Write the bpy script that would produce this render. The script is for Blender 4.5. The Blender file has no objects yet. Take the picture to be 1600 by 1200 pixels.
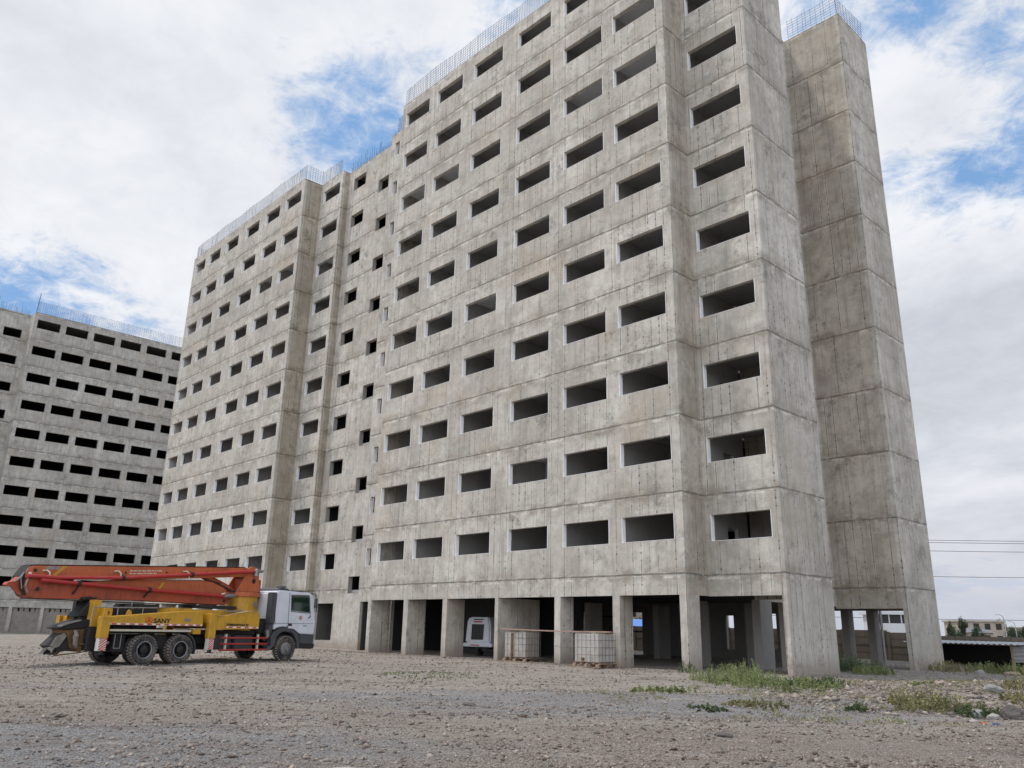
import bpy, bmesh, math, random
import numpy as np
from mathutils import Vector, Matrix, noise

S = 1.18            # metres per modelling unit; every top-level object is scaled by it at the end
scene = bpy.context.scene
COL = scene.collection
R = math.radians

# ------------------------------------------------------------------ camera
CAM = Vector((17.4805, -25.3047, 1.30))
cam_d = bpy.data.cameras.new('camera'); cam = bpy.data.objects.new('camera', cam_d); COL.objects.link(cam)
cam_d.sensor_width = 36; cam_d.lens = 36 * 1264.185 / 1600; cam_d.clip_end = 20000; cam_d.clip_start = 0.05
rt = Vector((0.68945579, 0.72404547, 0.02022065)); up = Vector((0.19692608, -0.21423714, 0.95672492)); bk = Vector((0.69704436, -0.65563756, -0.29029047))
M = Matrix((rt, up, bk)).transposed().to_4x4(); M.translation = CAM * S
cam.matrix_world = M
scene.camera = cam
scene.render.resolution_x = 1024; scene.render.resolution_y = 768

# ------------------------------------------------------------------ sun + sky
SUN_EL, SUN_AZ = 67, (-0.80, -0.60)       # elevation, horizontal direction towards the sun
saz = Vector(SUN_AZ).normalized()
sdir = Vector((saz.x * math.cos(R(SUN_EL)), saz.y * math.cos(R(SUN_EL)), math.sin(R(SUN_EL))))
sl = bpy.data.lights.new('sun', 'SUN'); sl.energy = 2.5; sl.angle = R(5); sl.color = (1.0, 0.955, 0.89)
so = bpy.data.objects.new('sun', sl); COL.objects.link(so); so.rotation_euler = sdir.to_track_quat('Z', 'Y').to_euler()

w = bpy.data.worlds.new('World'); scene.world = w; w.use_nodes = True
wn = w.node_tree.nodes; wl = w.node_tree.links
scene.view_settings.view_transform = 'Standard'; scene.view_settings.look = 'None'
scene.view_settings.exposure = 0.0; scene.view_settings.gamma = 1


class G:
    """tiny node-graph helper"""
    def __init__(s, tree): s.t = tree; s.n = tree.nodes; s.l = tree.links
    def _in(s, sock, v):
        if v is None: return
        if isinstance(v, bpy.types.NodeSocket): s.l.new(v, sock)
        else:
            if isinstance(v, (tuple, list)) and sock.type == 'RGBA' and len(v) == 3: v = (*v, 1)
            sock.default_value = v
    def m(s, op, a, b=None, c=None, clamp=False):
        n = s.n.new('ShaderNodeMath'); n.operation = op; n.use_clamp = clamp
        for i, v in enumerate((a, b, c)): s._in(n.inputs[i], v)
        return n.outputs[0]
    def vm(s, op, a, b=None, scale=None):
        n = s.n.new('ShaderNodeVectorMath'); n.operation = op
        s._in(n.inputs[0], a); s._in(n.inputs[1], b)
        if scale is not None: s._in(n.inputs['Scale'], scale)
        return n.outputs['Value'] if op in ('DOT_PRODUCT', 'LENGTH') else n.outputs[0]
    def mix(s, f, a, b, mode='MIX'):
        n = s.n.new('ShaderNodeMix'); n.data_type = 'RGBA'; n.blend_type = mode
        s._in(n.inputs[0], f); s._in(n.inputs[6], a); s._in(n.inputs[7], b)
        return n.outputs[2]
    def ramp(s, f, lo, hi, a=0.0, b=1.0, smooth=True):
        n = s.n.new('ShaderNodeMapRange'); n.interpolation_type = 'SMOOTHSTEP' if smooth else 'LINEAR'
        for i, v in enumerate((f, lo, hi, a, b)): s._in(n.inputs[i], v)
        return n.outputs[0]
    def noise(s, vec, scale, detail=4, rough=0.5, dist=0.0):
        n = s.n.new('ShaderNodeTexNoise'); s._in(n.inputs['Vector'], vec)
        n.inputs['Scale'].default_value = scale; n.inputs['Detail'].default_value = detail
        n.inputs['Roughness'].default_value = rough; n.inputs['Distortion'].default_value = dist
        return n.outputs['Fac']
    def voro(s, vec, scale, feature='F1', out='Distance'):
        n = s.n.new('ShaderNodeTexVoronoi'); n.feature = feature; s._in(n.inputs['Vector'], vec)
        n.inputs['Scale'].default_value = scale
        return n.outputs[out]
    def white(s, vec):
        n = s.n.new('ShaderNodeTexWhiteNoise'); n.noise_dimensions = '3D'; s._in(n.inputs['Vector'], vec)
        return n.outputs['Value']
    def sep(s, v):
        n = s.n.new('ShaderNodeSeparateXYZ'); s._in(n.inputs[0], v); return n.outputs
    def comb(s, x, y, z):
        n = s.n.new('ShaderNodeCombineXYZ')
        for i, v in enumerate((x, y, z)): s._in(n.inputs[i], v)
        return n.outputs[0]
    def bump(s, h, strength, dist=0.02):
        n = s.n.new('ShaderNodeBump'); s._in(n.inputs['Height'], h)
        n.inputs['Strength'].default_value = strength; n.inputs['Distance'].default_value = dist
        return n.outputs[0]


g = G(w.node_tree)
for n in list(wn): wn.remove(n)
out = wn.new('ShaderNodeOutputWorld')
tc = wn.new('ShaderNodeTexCoord'); D = g.vm('NORMALIZE', tc.outputs['Generated'])
sky = wn.new('ShaderNodeTexSky'); sky.sky_type = 'NISHITA'; sky.sun_disc = False
sky.sun_elevation = R(SUN_EL); sky.sun_rotation = math.atan2(saz.x, saz.y); sky.air_density = 1.0; sky.dust_density = 0.6; sky.ozone_density = 2.0
dx, dy, dz = g.sep(D)[:3]
# clouds flattened towards the horizon: project the direction onto a cloud deck
inv = g.m('DIVIDE', 1.0, g.m('ADD', g.m('MAXIMUM', dz, 0.0), 0.22))
deck = g.comb(g.m('MULTIPLY', dx, inv), g.m('MULTIPLY', dy, inv), g.m('MULTIPLY', dz, 0.6))
n1 = g.noise(deck, 2.4, 12, 0.60, 0.35)
n2 = g.noise(g.vm('ADD', deck, (7.3, 2.1, 4.4)), 7.5, 12, 0.68, 0.4)
n3 = g.noise(g.vm('ADD', deck, (1.7, 8.3, 2.2)), 17, 8, 0.7, 0.5)
cover = g.m('ADD', g.m('ADD', g.m('MULTIPLY', n1, 0.58), g.m('MULTIPLY', n2, 0.42)), g.m('MULTIPLY', g.m('SUBTRACT', n3, .5), .42))
def gap(d, rin, rout, wgt):
    dd = g.vm('DOT_PRODUCT', D, tuple(Vector(d).normalized()))
    return g.m('MULTIPLY', g.ramp(dd, math.cos(R(rout)), math.cos(R(rin))), wgt)
gaps = [((-.742, .392, .545), 0, 7, .075), ((-.712, .425, .560), 0, 5, .08), ((-.922, .162, .353), 0, 6, .07),
        ((-.925, .225, .30), 0, 8, .08), ((-.259, .737, .64), 0, 6, .11), ((-.159, .838, .522), 0, 6, .12), ((-.258, .84, .478), .5, 4, .14),
        ((-.209, .891, .404), 0, 6, .10), ((-.606, .459, .66), 1, 9, .03), ((-.19, .79, .60), 1, 4, .08), ((0, -.3, .95), 5, 40, .12), ((.6, .1, .75), 5, 30, .16)]
fills = [((-.851, .26, .456), 2, 11, .16), ((-.84, .15, .53), 3, 12, .12), ((-.276, .924, .264), 3, 14, .25), ((-.235, .815, .535), 1, 6, .1), ((-.66, .39, .64), 1, 9, .12), ((-.77, .24, .60), 1, 7, .08)]
for a in gaps: cover = g.m('SUBTRACT', cover, gap(*a))
for a in fills: cover = g.m('ADD', cover, gap(*a))
mask = g.ramp(cover, 0.30, 0.56)
hor = g.ramp(dz, 0.02, 0.22, 1.0, 0.0)
mask = g.m('MAXIMUM', mask, g.m('MULTIPLY', hor, 0.92))
# cloud tone: bright tops, grey-lavender bellies
tone = g.noise(g.vm('ADD', deck, (3.1, 9.2, 0.7)), 1.3, 6, 0.55, 0.3)
tone = g.ramp(tone, 0.36, 0.62)
tone = g.m('ADD', g.m('MULTIPLY', tone, .8), g.m('MULTIPLY', g.ramp(n2, .35, .65), .2))
ccol = g.mix(tone, (0.58, 0.61, 0.68), (0.90, 0.92, 0.96))
ccol = g.mix(g.m('MULTIPLY', hor, 0.75), ccol, (0.56, 0.575, 0.65))
# cloud brightness boosted out of view behind the camera, added as fill light
fill_gain = g.ramp(g.vm('DOT_PRODUCT', D, tuple(Vector((.50, -.76, .42)).normalized())), .15, .95, 1.0, 2.5)
ccol = g.vm('MULTIPLY', ccol, g.comb(fill_gain, fill_gain, fill_gain))
skc = g.vm('SCALE', sky.outputs[0], None, 0.10)
blue = g.mix(0.75, skc, (0.25, 0.47, 0.83))
colr = g.mix(mask, blue, ccol)
bg = wn.new('ShaderNodeBackground'); wl.new(colr, bg.inputs[0]); bg.inputs[1].default_value = 1.0
wl.new(bg.outputs[0], out.inputs[0])


# ------------------------------------------------------------------ materials
def mat(name, base=(.5, .5, .5), rough=.6, metal=0.0, build=None, dirt=0.0, dirtcol=(.12, .09, .065), dscale=3.0, spec=None):
    m = bpy.data.materials.new(name); m.use_nodes = True
    gg = G(m.node_tree); b = m.node_tree.nodes['Principled BSDF']
    b.inputs['Roughness'].default_value = rough; b.inputs['Metallic'].default_value = metal
    if spec is not None: b.inputs['Specular IOR Level'].default_value = spec
    t = m.node_tree.nodes.new('ShaderNodeTexCoord'); P = t.outputs['Object']
    if build: build(gg, b, P)
    elif dirt > 0:
        f = gg.noise(P, dscale, 7, .65)
        f2 = gg.noise(gg.vm('MULTIPLY', P, (6, 6, .8)), dscale * 1.3, 4, .6)
        k = gg.m('MULTIPLY', gg.ramp(gg.m('ADD', gg.m('MULTIPLY', f, .6), gg.m('MULTIPLY', f2, .4)), .42, .68), dirt)
        c = gg.mix(k, (*base, 1), (*dirtcol, 1))
        v = gg.noise(P, dscale * 9, 3, .6)
        c = gg.mix(gg.ramp(v, .3, .7, 0, .25), c, tuple(x * .72 for x in base) + (1,))
        m.node_tree.links.new(c, b.inputs['Base Color'])
        m.node_tree.links.new(gg.ramp(k, 0, 1, rough, min(1, rough + .35)), b.inputs['Roughness'])
        m.node_tree.links.new(gg.bump(v, .15, .01), b.inputs['Normal'])
    else: b.inputs['Base Color'].default_value = (*base, 1)
    return m


def concrete(light=1.0, storey0=3.3775, storey=3.0, marks=1.0, tint=(1, 1, 1)):
    def f(g, b, P):
        x, y, z = g.sep(P)[:3]
        t = g.m('ADD', x, y)
        zz = g.m('DIVIDE', g.m('SUBTRACT', z, storey0), storey)
        wob = g.m('MULTIPLY', g.m('SUBTRACT', g.noise(P, 1.6, 6, .75), .5), .028)
        zw = g.m('ADD', zz, wob)
        k = g.m('MAXIMUM', g.m('FLOOR', zw), -1.0)
        fz = g.m('SUBTRACT', zw, g.m('FLOOR', zw))
        above = g.ramp(z, 2.5, 3.0)
        big = g.noise(P, .42, 6, .62)
        mid = g.noise(P, 2.2, 7, .7)
        fine = g.noise(P, 22, 5, .65)
        st = g.noise(g.comb(g.m('MULTIPLY', t, 5.5), g.m('MULTIPLY', z, .32), k), 1.0, 6, .72)
        st2 = g.noise(g.comb(g.m('MULTIPLY', t, 14), g.m('MULTIPLY', z, .25), g.m('ADD', k, 40)), 1.0, 4, .65)
        st3 = g.noise(g.comb(g.m('MULTIPLY', t, 2.2), g.m('MULTIPLY', z, .12), 7.0), 1.0, 5, .7)
        sc = lambda c_, q: tuple(a_ * q for a_ in c_)
        c0 = tuple(a_ * light * q for a_, q in zip((.465, .424, .360), tint)); c1 = tuple(a_ * light * q for a_, q in zip((.695, .650, .575), tint))
        c = g.mix(g.ramp(big, .35, .65), c0, c1)
        rk = g.white(g.comb(k, g.m('FLOOR', g.m('DIVIDE', y, 4.0)), 11.0))
        c = g.mix(g.ramp(rk, 0, 1, 0, .32, False), c, (.33 * light, .30 * light, .26 * light, 1))
        c = g.mix(g.ramp(mid, .42, .68, 0, .60), c, sc(c0, .60))
        c = g.mix(g.ramp(mid, .44, .28, 0, .35), c, sc(c1, 1.12))
        c = g.mix(g.ramp(st, .50, .68, 0, .50), c, sc(c0, .58))
        c = g.mix(g.ramp(st, .44, .26, 0, .45), c, sc(c1, 1.15))
        c = g.mix(g.ramp(st2, .56, .70, 0, .42), c, sc(c0, .46))
        c = g.mix(g.ramp(st3, .52, .74, 0, .30), c, sc(c0, .62))
        pk = g.m('FLOOR', g.m('DIVIDE', t, 2.35))
        rnd = g.white(g.comb(pk, k, g.m('FLOOR', g.m('MULTIPLY', y, .5))))
        c = g.mix(g.ramp(rnd, 0, 1, 0, .30, False), c, sc(c0, .62))
        pk2 = g.m('FLOOR', g.m('DIVIDE', g.m('ADD', t, .31), .8))
        rnd2 = g.white(g.comb(pk2, k, 5.0))
        c = g.mix(g.ramp(rnd2, .4, 1, 0, .16, False), c, sc(c1, 1.1))
        # panel joints and tie holes
        pj = g.m('DIVIDE', t, .40)
        fr = g.m('ABSOLUTE', g.m('SUBTRACT', g.m('FRACT', pj), .5))
        jid = g.m('FLOOR', g.m('ADD', pj, .5))
        on = g.white(g.comb(jid, k, 3.0))
        jn = g.noise(g.comb(g.m('MULTIPLY', t, 3), g.m('MULTIPLY', z, 1.3), k), 1.0, 4, .6)
        jm = g.m('MULTIPLY', g.ramp(fr, .435, .475), g.ramp(on, .22, .7, .0, 1))
        jm = g.m('MULTIPLY', jm, g.ramp(jn, .34, .56, .12, 1))
        c = g.mix(g.m('MULTIPLY', jm, .80 * marks), c, sc(c0, .36))
        jl = g.m('MULTIPLY', g.ramp(g.m('ABSOLUTE', g.m('SUBTRACT', fr, .40)), .04, .01), g.ramp(on, .75, .95, 0, .6))
        c = g.mix(g.m('MULTIPLY', jl, marks), c, sc(c1, 1.15))
        fh = g.m('ABSOLUTE', g.m('SUBTRACT', g.m('FRACT', g.m('DIVIDE', z, .30)), .5))
        d1 = g.m('MULTIPLY', g.m('SUBTRACT', .5, fr), .40); d2 = g.m('MULTIPLY', g.m('SUBTRACT', .5, fh), .24)
        dd = g.m('SQRT', g.m('ADD', g.m('MULTIPLY', d1, d1), g.m('MULTIPLY', d2, d2)))
        hole = g.m('MULTIPLY', g.ramp(dd, .050, .026), g.ramp(g.white(g.comb(jid, g.m('FLOOR', g.m('DIVIDE', z, .30)), k)), .40, .9))
        hole = g.m('MULTIPLY', hole, g.ramp(on, .25, .5, .05, 1))
        hole = g.m('MULTIPLY', hole, g.m('MAXIMUM', g.ramp(fz, .48, .40, .15, 1), g.ramp(fz, .72, .8)))
        c = g.mix(g.m('MULTIPLY', hole, .80 * marks), c, (.075, .066, .056, 1))
        # pour seam with soft dark smear below and above
        e = g.m('MINIMUM', fz, g.m('SUBTRACT', 1.0, fz))
        seam = g.m('MULTIPLY', g.m('MULTIPLY', g.ramp(e, .018, .004), g.ramp(mid, .34, .56, .25, .95)), above)
        sn1 = g.noise(g.comb(g.m('MULTIPLY', t, 1.1), g.m('MULTIPLY', z, 1.5), k), 1.2, 7, .75)
        smear = g.m('MULTIPLY', g.m('MULTIPLY', g.ramp(fz, .80, 1.0), g.ramp(sn1, .42, .64)), above)
        low = g.m('MULTIPLY', g.m('MULTIPLY', g.ramp(fz, .17, .0), g.ramp(g.noise(g.comb(t, g.m('MULTIPLY', z, 1.5), g.m('ADD', k, 9)), 1.3, 7, .75), .42, .62)), above)
        c = g.mix(g.m('MULTIPLY', smear, .85), c, tuple(a_ * q for a_, q in zip(c0, (.56, .52, .47))))
        c = g.mix(g.m('MULTIPLY', low, .85), c, tuple(a_ * q for a_, q in zip(c0, (.56, .52, .47))))
        lt = g.m('MULTIPLY', g.m('MULTIPLY', g.ramp(g.m('ABSOLUTE', g.m('SUBTRACT', fz, .965)), .022, .004), g.ramp(sn1, .52, .38, 0, .6)), above)
        c = g.mix(lt, c, sc(c1, 1.2))
        c = g.mix(seam, c, sc(c0, .36))
        sn = g.noise(g.vm('ADD', P, (13, 5, 2)), .33, 6, .7)
        c = g.mix(g.ramp(sn, .54, .70, 0, .42), c, (.46 * light, .37 * light, .265 * light, 1))
        wn_ = g.noise(g.vm('ADD', P, (3, 25, 8)), 1.1, 7, .78)
        c = g.mix(g.ramp(wn_, .57, .72, 0, .5), c, tuple(min(.75, a_ * 1.25) for a_ in c1))
        dk = g.noise(g.vm('ADD', P, (31, 2, 18)), .8, 8, .8)
        c = g.mix(g.ramp(dk, .55, .66, 0, .72), c, sc(c0, .40))
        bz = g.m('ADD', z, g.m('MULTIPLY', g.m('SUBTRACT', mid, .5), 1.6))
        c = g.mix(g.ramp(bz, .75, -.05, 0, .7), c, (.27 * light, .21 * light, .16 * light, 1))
        c = g.mix(g.ramp(fine, .35, .7, 0, .22), c, sc(c0, .55))
        g.l.new(c, b.inputs['Base Color']); b.inputs['Roughness'].default_value = .92
        h = g.m('ADD', g.m('MULTIPLY', fine, .4), g.m('MULTIPLY', mid, 1.2))
        h = g.m('SUBTRACT', h, g.m('ADD', g.m('MULTIPLY', seam, .9), g.m('ADD', g.m('MULTIPLY', hole, .6), g.m('MULTIPLY', jm, .4))))
        g.l.new(g.bump(h, .6, .04), b.inputs['Normal'])
    return f


MT = {}
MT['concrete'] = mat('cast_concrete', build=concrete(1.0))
MT['concrete_s'] = mat('darker_warm_concrete', build=concrete(.74, tint=(1.02, .97, .88)))  # darker, warmer tone for the two left recess returns
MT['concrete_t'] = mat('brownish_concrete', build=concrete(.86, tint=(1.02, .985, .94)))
MT['concrete_b'] = mat('cast_concrete_far', build=concrete(.97, marks=.7, storey0=3.14, tint=(.97, 1, 1.03)))
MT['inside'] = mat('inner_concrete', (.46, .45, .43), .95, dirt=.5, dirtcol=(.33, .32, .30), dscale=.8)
MT['ceiling'] = mat('shaded_ground_concrete', (.10, .095, .09), .95, dirt=.5, dirtcol=(.05, .05, .05), dscale=.8)  # shade of the ground storey put into a darker concrete colour
MT['inside_dark'] = mat('shade_dark_concrete', (.05, .05, .05), .95, dirt=.5, dirtcol=(.03, .03, .03), dscale=.8)  # near-black copy of the inner concrete, shade of unlit rooms painted in
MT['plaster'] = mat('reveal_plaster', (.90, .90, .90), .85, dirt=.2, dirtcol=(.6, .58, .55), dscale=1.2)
MT['jambdark'] = mat('bare_and_shaded_concrete', (.34, .32, .29), .9, dirt=.4, dirtcol=(.2, .18, .16), dscale=2)  # bare stair jambs; also paints ground-storey shade onto columns and rear wall
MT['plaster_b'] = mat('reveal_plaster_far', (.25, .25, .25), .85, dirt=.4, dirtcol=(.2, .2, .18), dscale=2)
MT['rebar'] = mat('blue_grey_rebar', (.06, .075, .14), .6, .3)
MT['block'] = mat('hollow_block', (.30, .27, .235), .95, dirt=.8, dirtcol=(.17, .15, .12), dscale=2.5)
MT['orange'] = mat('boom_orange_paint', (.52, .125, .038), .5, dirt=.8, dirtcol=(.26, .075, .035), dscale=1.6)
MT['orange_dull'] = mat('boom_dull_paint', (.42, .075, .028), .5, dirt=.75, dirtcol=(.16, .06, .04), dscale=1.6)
MT['red'] = mat('pipe_red_paint', (.42, .022, .022), .38, dirt=.6, dirtcol=(.28, .09, .07), dscale=4)
MT['yellow'] = mat('truck_yellow_paint', (.58, .31, .022), .45, dirt=.7, dirtcol=(.30, .17, .03), dscale=2.5)
MT['white'] = mat('cab_white_paint', (.68, .71, .76), .28, dirt=.4, dirtcol=(.45, .43, .40), dscale=2)
MT['cream'] = mat('pale_paint', (.62, .56, .44), .6, dirt=.5, dirtcol=(.35, .27, .2), dscale=6)
MT['steel'] = mat('dull_steel', (.33, .33, .33), .45, .6, dirt=.5, dscale=5)
MT['darkm'] = mat('dark_grease_metal', (.020, .019, .019), .7, .1, dirt=.5, dirtcol=(.055, .042, .032), dscale=4)
MT['plastic'] = mat('dark_grey_plastic', (.055, .06, .068), .5, dirt=.4, dirtcol=(.14, .13, .12), dscale=3)
MT['rubber'] = mat('tyre_rubber', (.022, .022, .024), .85, dirt=.85, dirtcol=(.24, .20, .165), dscale=2.2)
MT['tread'] = mat('dusty_tread', (.27, .235, .20), .95, dirt=.7, dirtcol=(.07, .06, .055), dscale=9)
MT['rim'] = mat('wheel_steel', (.34, .35, .36), .5, .35, dirt=.6, dscale=7)
MT['rimf'] = mat('worn_front_rim', (.16, .155, .15), .6, .3, dirt=.9, dirtcol=(.40, .37, .33), dscale=9)
MT['glass'] = mat('tinted_glass', (.012, .03, .018), .04, spec=.9)
MT['bluegl'] = mat('lamp_red', (.5, .02, .02), .3)
MT['tapew'] = mat('reflector_white', (.72, .70, .64), .5); MT['taper'] = mat('reflector_red', (.55, .03, .02), .4)
MT['black'] = mat('black_lettering', (.012, .012, .012), .6)
MT['rust'] = mat('rusty_hopper', (.17, .085, .03), .7, dirt=.8, dirtcol=(.035, .025, .02), dscale=3)
MT['sack'] = mat('dirty_white_sack', (.26, .235, .20), .9, dirt=.8, dirtcol=(.14, .12, .10), dscale=4)
MT['cagem'] = mat('rusty_cage_tube', (.24, .20, .18), .6, .2, dirt=.5, dirtcol=(.2, .1, .06), dscale=6)
MT['wood'] = mat('weathered_wood', (.36, .25, .17), .85, dirt=.5, dirtcol=(.16, .11, .08), dscale=5)
MT['timber'] = mat('red_brown_plank', (.36, .22, .16), .8, dirt=.5, dirtcol=(.5, .42, .34), dscale=6)
MT['tankpl'] = mat('white_tank_plastic', (.52, .50, .455), .5, dirt=.8, dirtcol=(.28, .235, .19), dscale=1.6)
MT['tin'] = mat('corrugated_tin', (.42, .43, .44), .5, .4, dirt=.5, dirtcol=(.3, .25, .2), dscale=2)
MT['fence'] = mat('precast_fence', (.155, .13, .105), .95, dirt=.7, dirtcol=(.08, .065, .05), dscale=1.6)
MT['blueroof'] = mat('blue_roof_sheet', (.04, .20, .62), .45)
MT['hwall'] = mat('cream_render', (.38, .33, .27), .9, dirt=.3, dscale=.5)
MT['hwall2'] = mat('white_render', (.66, .67, .68), .9, dirt=.25, dirtcol=(.5, .48, .45), dscale=.5)
MT['hroof'] = mat('grey_roof_sheet', (.17, .17, .18), .7, dirt=.3, dscale=.5)
MT['pole'] = mat('galvanised_pole', (.40, .41, .42), .6, .3)
MT['wire'] = mat('power_wire', (.10, .10, .11), .6)
MT['orangeplastic'] = mat('orange_plastic', (.60, .10, .02), .6); MT['blueplastic'] = mat('blue_plastic', (.05, .11, .28), .6)


def leafmat(name, a, b_):
    def f(g, b, P):
        geo = g.n.new('ShaderNodeNewGeometry')
        c = g.mix(geo.outputs['Random Per Island'], a, b_)
        c = g.mix(g.ramp(g.noise(P, 3.0, 4, .6), .35, .65), c, tuple(x * .6 for x in a))
        g.l.new(c, b.inputs['Base Color']); b.inputs['Roughness'].default_value = .75
    return mat(name, build=f)
MT['weed'] = leafmat('weed_green', (.17, .215, .065), (.32, .35, .14))
MT['weedy'] = leafmat('weed_yellow', (.20, .19, .075), (.34, .30, .14))
MT['weedd'] = leafmat('weed_dark', (.06, .10, .035), (.14, .18, .065))
MT['tree'] = leafmat('tree_green', (.028, .052, .024), (.06, .085, .035))
MT['bark'] = mat('bark', (.12, .09, .06), .95)


def groundmat(g, b, P):
    # lat: along the site track, dep: away from the near edge of the yard
    x, y, z = g.sep(P)[:3]
    X = g.m('SUBTRACT', x, 17.48); Y = g.m('ADD', y, 25.3)
    u = g.m('ADD', g.m('MULTIPLY', X, .685), g.m('MULTIPLY', Y, .728)); v = g.m('SUBTRACT', g.m('MULTIPLY', Y, .685), g.m('MULTIPLY', X, .728))
    Q = g.comb(g.m('MULTIPLY', u, .28), v, 0.0)
    n0 = g.noise(Q, .55, 8, .65, .5); n1 = g.noise(P, .9, 9, .72); n2 = g.noise(Q, 1.6, 9, .75, .3); n3 = g.noise(P, 11, 7, .75); n4 = g.noise(P, 34, 5, .75)
    wx = g.m('MULTIPLY', g.m('SUBTRACT', n0, .5), 9.0); wy = g.m('MULTIPLY', g.m('SUBTRACT', n1, .5), 5.0)
    uu = g.m('ADD', u, wx); vv = g.m('ADD', v, wy)
    def blob(cu, cv, ru, rv):
        a_ = g.m('DIVIDE', g.m('SUBTRACT', uu, cu), ru); b_ = g.m('DIVIDE', g.m('SUBTRACT', vv, cv), rv)
        return g.ramp(g.m('SQRT', g.m('ADD', g.m('MULTIPLY', a_, a_), g.m('MULTIPLY', b_, b_))), 1.25, .65)
    dirt = g.mix(g.ramp(n1, .32, .68), (.31, .255, .20), (.50, .432, .355))
    grav = g.mix(g.ramp(n3, .32, .68), (.20, .205, .215), (.33, .33, .335))
    gm = g.m('MAXIMUM', g.m('MAXIMUM', blob(-5.5, 9.5, 4.6, 2.4), blob(2.0, 16.5, 7.0, 3.0)), g.m('MULTIPLY', g.ramp(n0, .54, .66), .6))
    c = g.mix(g.m('MULTIPLY', gm, g.ramp(n2, .25, .5, .55, 1)), dirt, grav)
    bm_ = g.m('MAXIMUM', blob(4.8, 9.5, 7.5, 3.2), g.m('MULTIPLY', blob(-8, 12.8, 9, 1.3), .8))
    c = g.mix(g.m('MULTIPLY', bm_, g.ramp(n1, .35, .6, .45, .85)), c, (.285, .212, .16))
    tr = g.noise(g.comb(g.m('MULTIPLY', u, .12), g.m('MULTIPLY', v, 1.3), 4.0), 1.0, 9, .78, .3)
    c = g.mix(g.ramp(tr, .52, .63, 0, .85), c, (.140, .098, .075))
    c = g.mix(g.ramp(n2, .53, .66, 0, .65), c, (.56, .49, .42))
    c = g.mix(g.ramp(n1, .54, .66, 0, .55), c, (.17, .135, .11))
    tk = g.noise(g.comb(g.m('MULTIPLY', u, .22), g.m('MULTIPLY', g.m('ADD', v, g.m('MULTIPLY', u, .04)), 4.2), 8.0), 1.0, 8, .8, .2)
    c = g.mix(g.m('MULTIPLY', g.ramp(tk, .53, .62), g.ramp(n0, .40, .56, .25, .9)), c, (.165, .118, .092))
    c = g.mix(g.m('MULTIPLY', g.ramp(tk, .45, .36), .5), c, (.54, .465, .39))
    mud = g.m('MULTIPLY', blob(-10.5, 24.5, 5.5, 1.6), g.ramp(n2, .42, .58))
    c = g.mix(g.m('MULTIPLY', mud, .85), c, (.115, .085, .07))
    vc = g.voro(P, 30, 'F1', 'Color'); vd = g.voro(P, 30, 'F1', 'Distance'); vs = g.sep(vc)
    stone = g.mix(vs[0], (.12, .112, .105), (.56, .51, .45))
    c = g.mix(g.m('MULTIPLY', g.ramp(vd, .50, .25), g.ramp(vs[1], .45, .6, 0, .55)), c, stone)
    v2 = g.sep(g.voro(P, 75, 'F1', 'Color'))
    c = g.mix(g.ramp(v2[0], .3, 1, 0, .72, False), c, (.085, .075, .068))
    c = g.mix(g.ramp(v2[1], .6, 1, 0, .7, False), c, (.66, .60, .53))
    c = g.mix(g.ramp(n4, .5, .7, 0, .8), c, (.085, .068, .058))
    c = g.mix(g.ramp(g.noise(Q, 5.0, 8, .8), .52, .68, 0, .5), c, (.16, .128, .106))
    g.l.new(c, b.inputs['Base Color']); b.inputs['Roughness'].default_value = .97
    h = g.m('ADD', g.m('MULTIPLY', vd, -.5), g.m('ADD', g.m('MULTIPLY', n3, 1.6), g.m('ADD', g.m('MULTIPLY', n2, 1.2), g.m('MULTIPLY', n4, .7))))
    g.l.new(g.bump(h, 1.0, .06), b.inputs['Normal'])
MT['ground'] = mat('gravelly_ground', build=groundmat)


def stonemat(g, b, P):
    geo = g.n.new('ShaderNodeNewGeometry'); r = geo.outputs['Random Per Island']
    c = g.mix(g.m('POWER', r, 1.5), (.085, .068, .056), (.42, .35, .285))
    c = g.mix(g.ramp(g.m('FRACT', g.m('MULTIPLY', r, 17.3)), .5, 1, 0, .7), c, (.33, .25, .20))
    c = g.mix(g.ramp(g.noise(P, 20, 4, .6), .35, .7, 0, .4), c, (.2, .18, .165))
    g.l.new(c, b.inputs['Base Color']); b.inputs['Roughness'].default_value = .95
MT['clod'] = mat('damp_clod', (.12, .078, .055), .97, dirt=.6, dirtcol=(.05, .035, .028), dscale=12)
MT['stone'] = mat('loose_stone', build=stonemat)


def corr(axis_scale):
    def f(g, b, P):
        x, y, z = g.sep(P)[:3]
        c = g.mix(g.noise(P, 1.2, 6, .7), (.30, .30, .31), (.55, .55, .54))
        g.l.new(c, b.inputs['Base Color']); b.inputs['Roughness'].default_value = .5; b.inputs['Metallic'].default_value = .3
    return f

# ------------------------------------------------------------------ mesh helpers
def tag(o, label=None, cat=None, group=None, kind=None):
    if label: o['label'] = label
    if cat: o['category'] = cat
    if group: o['group'] = group
    if kind: o['kind'] = kind
    return o

def empty(name, loc=(0, 0, 0), rz=0.0, label=None, cat=None, group=None):
    o = bpy.data.objects.new(name, None); COL.objects.link(o); o.location = loc; o.rotation_euler = (0, 0, rz)
    o.empty_display_size = .3
    return tag(o, label, cat, group)

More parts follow.
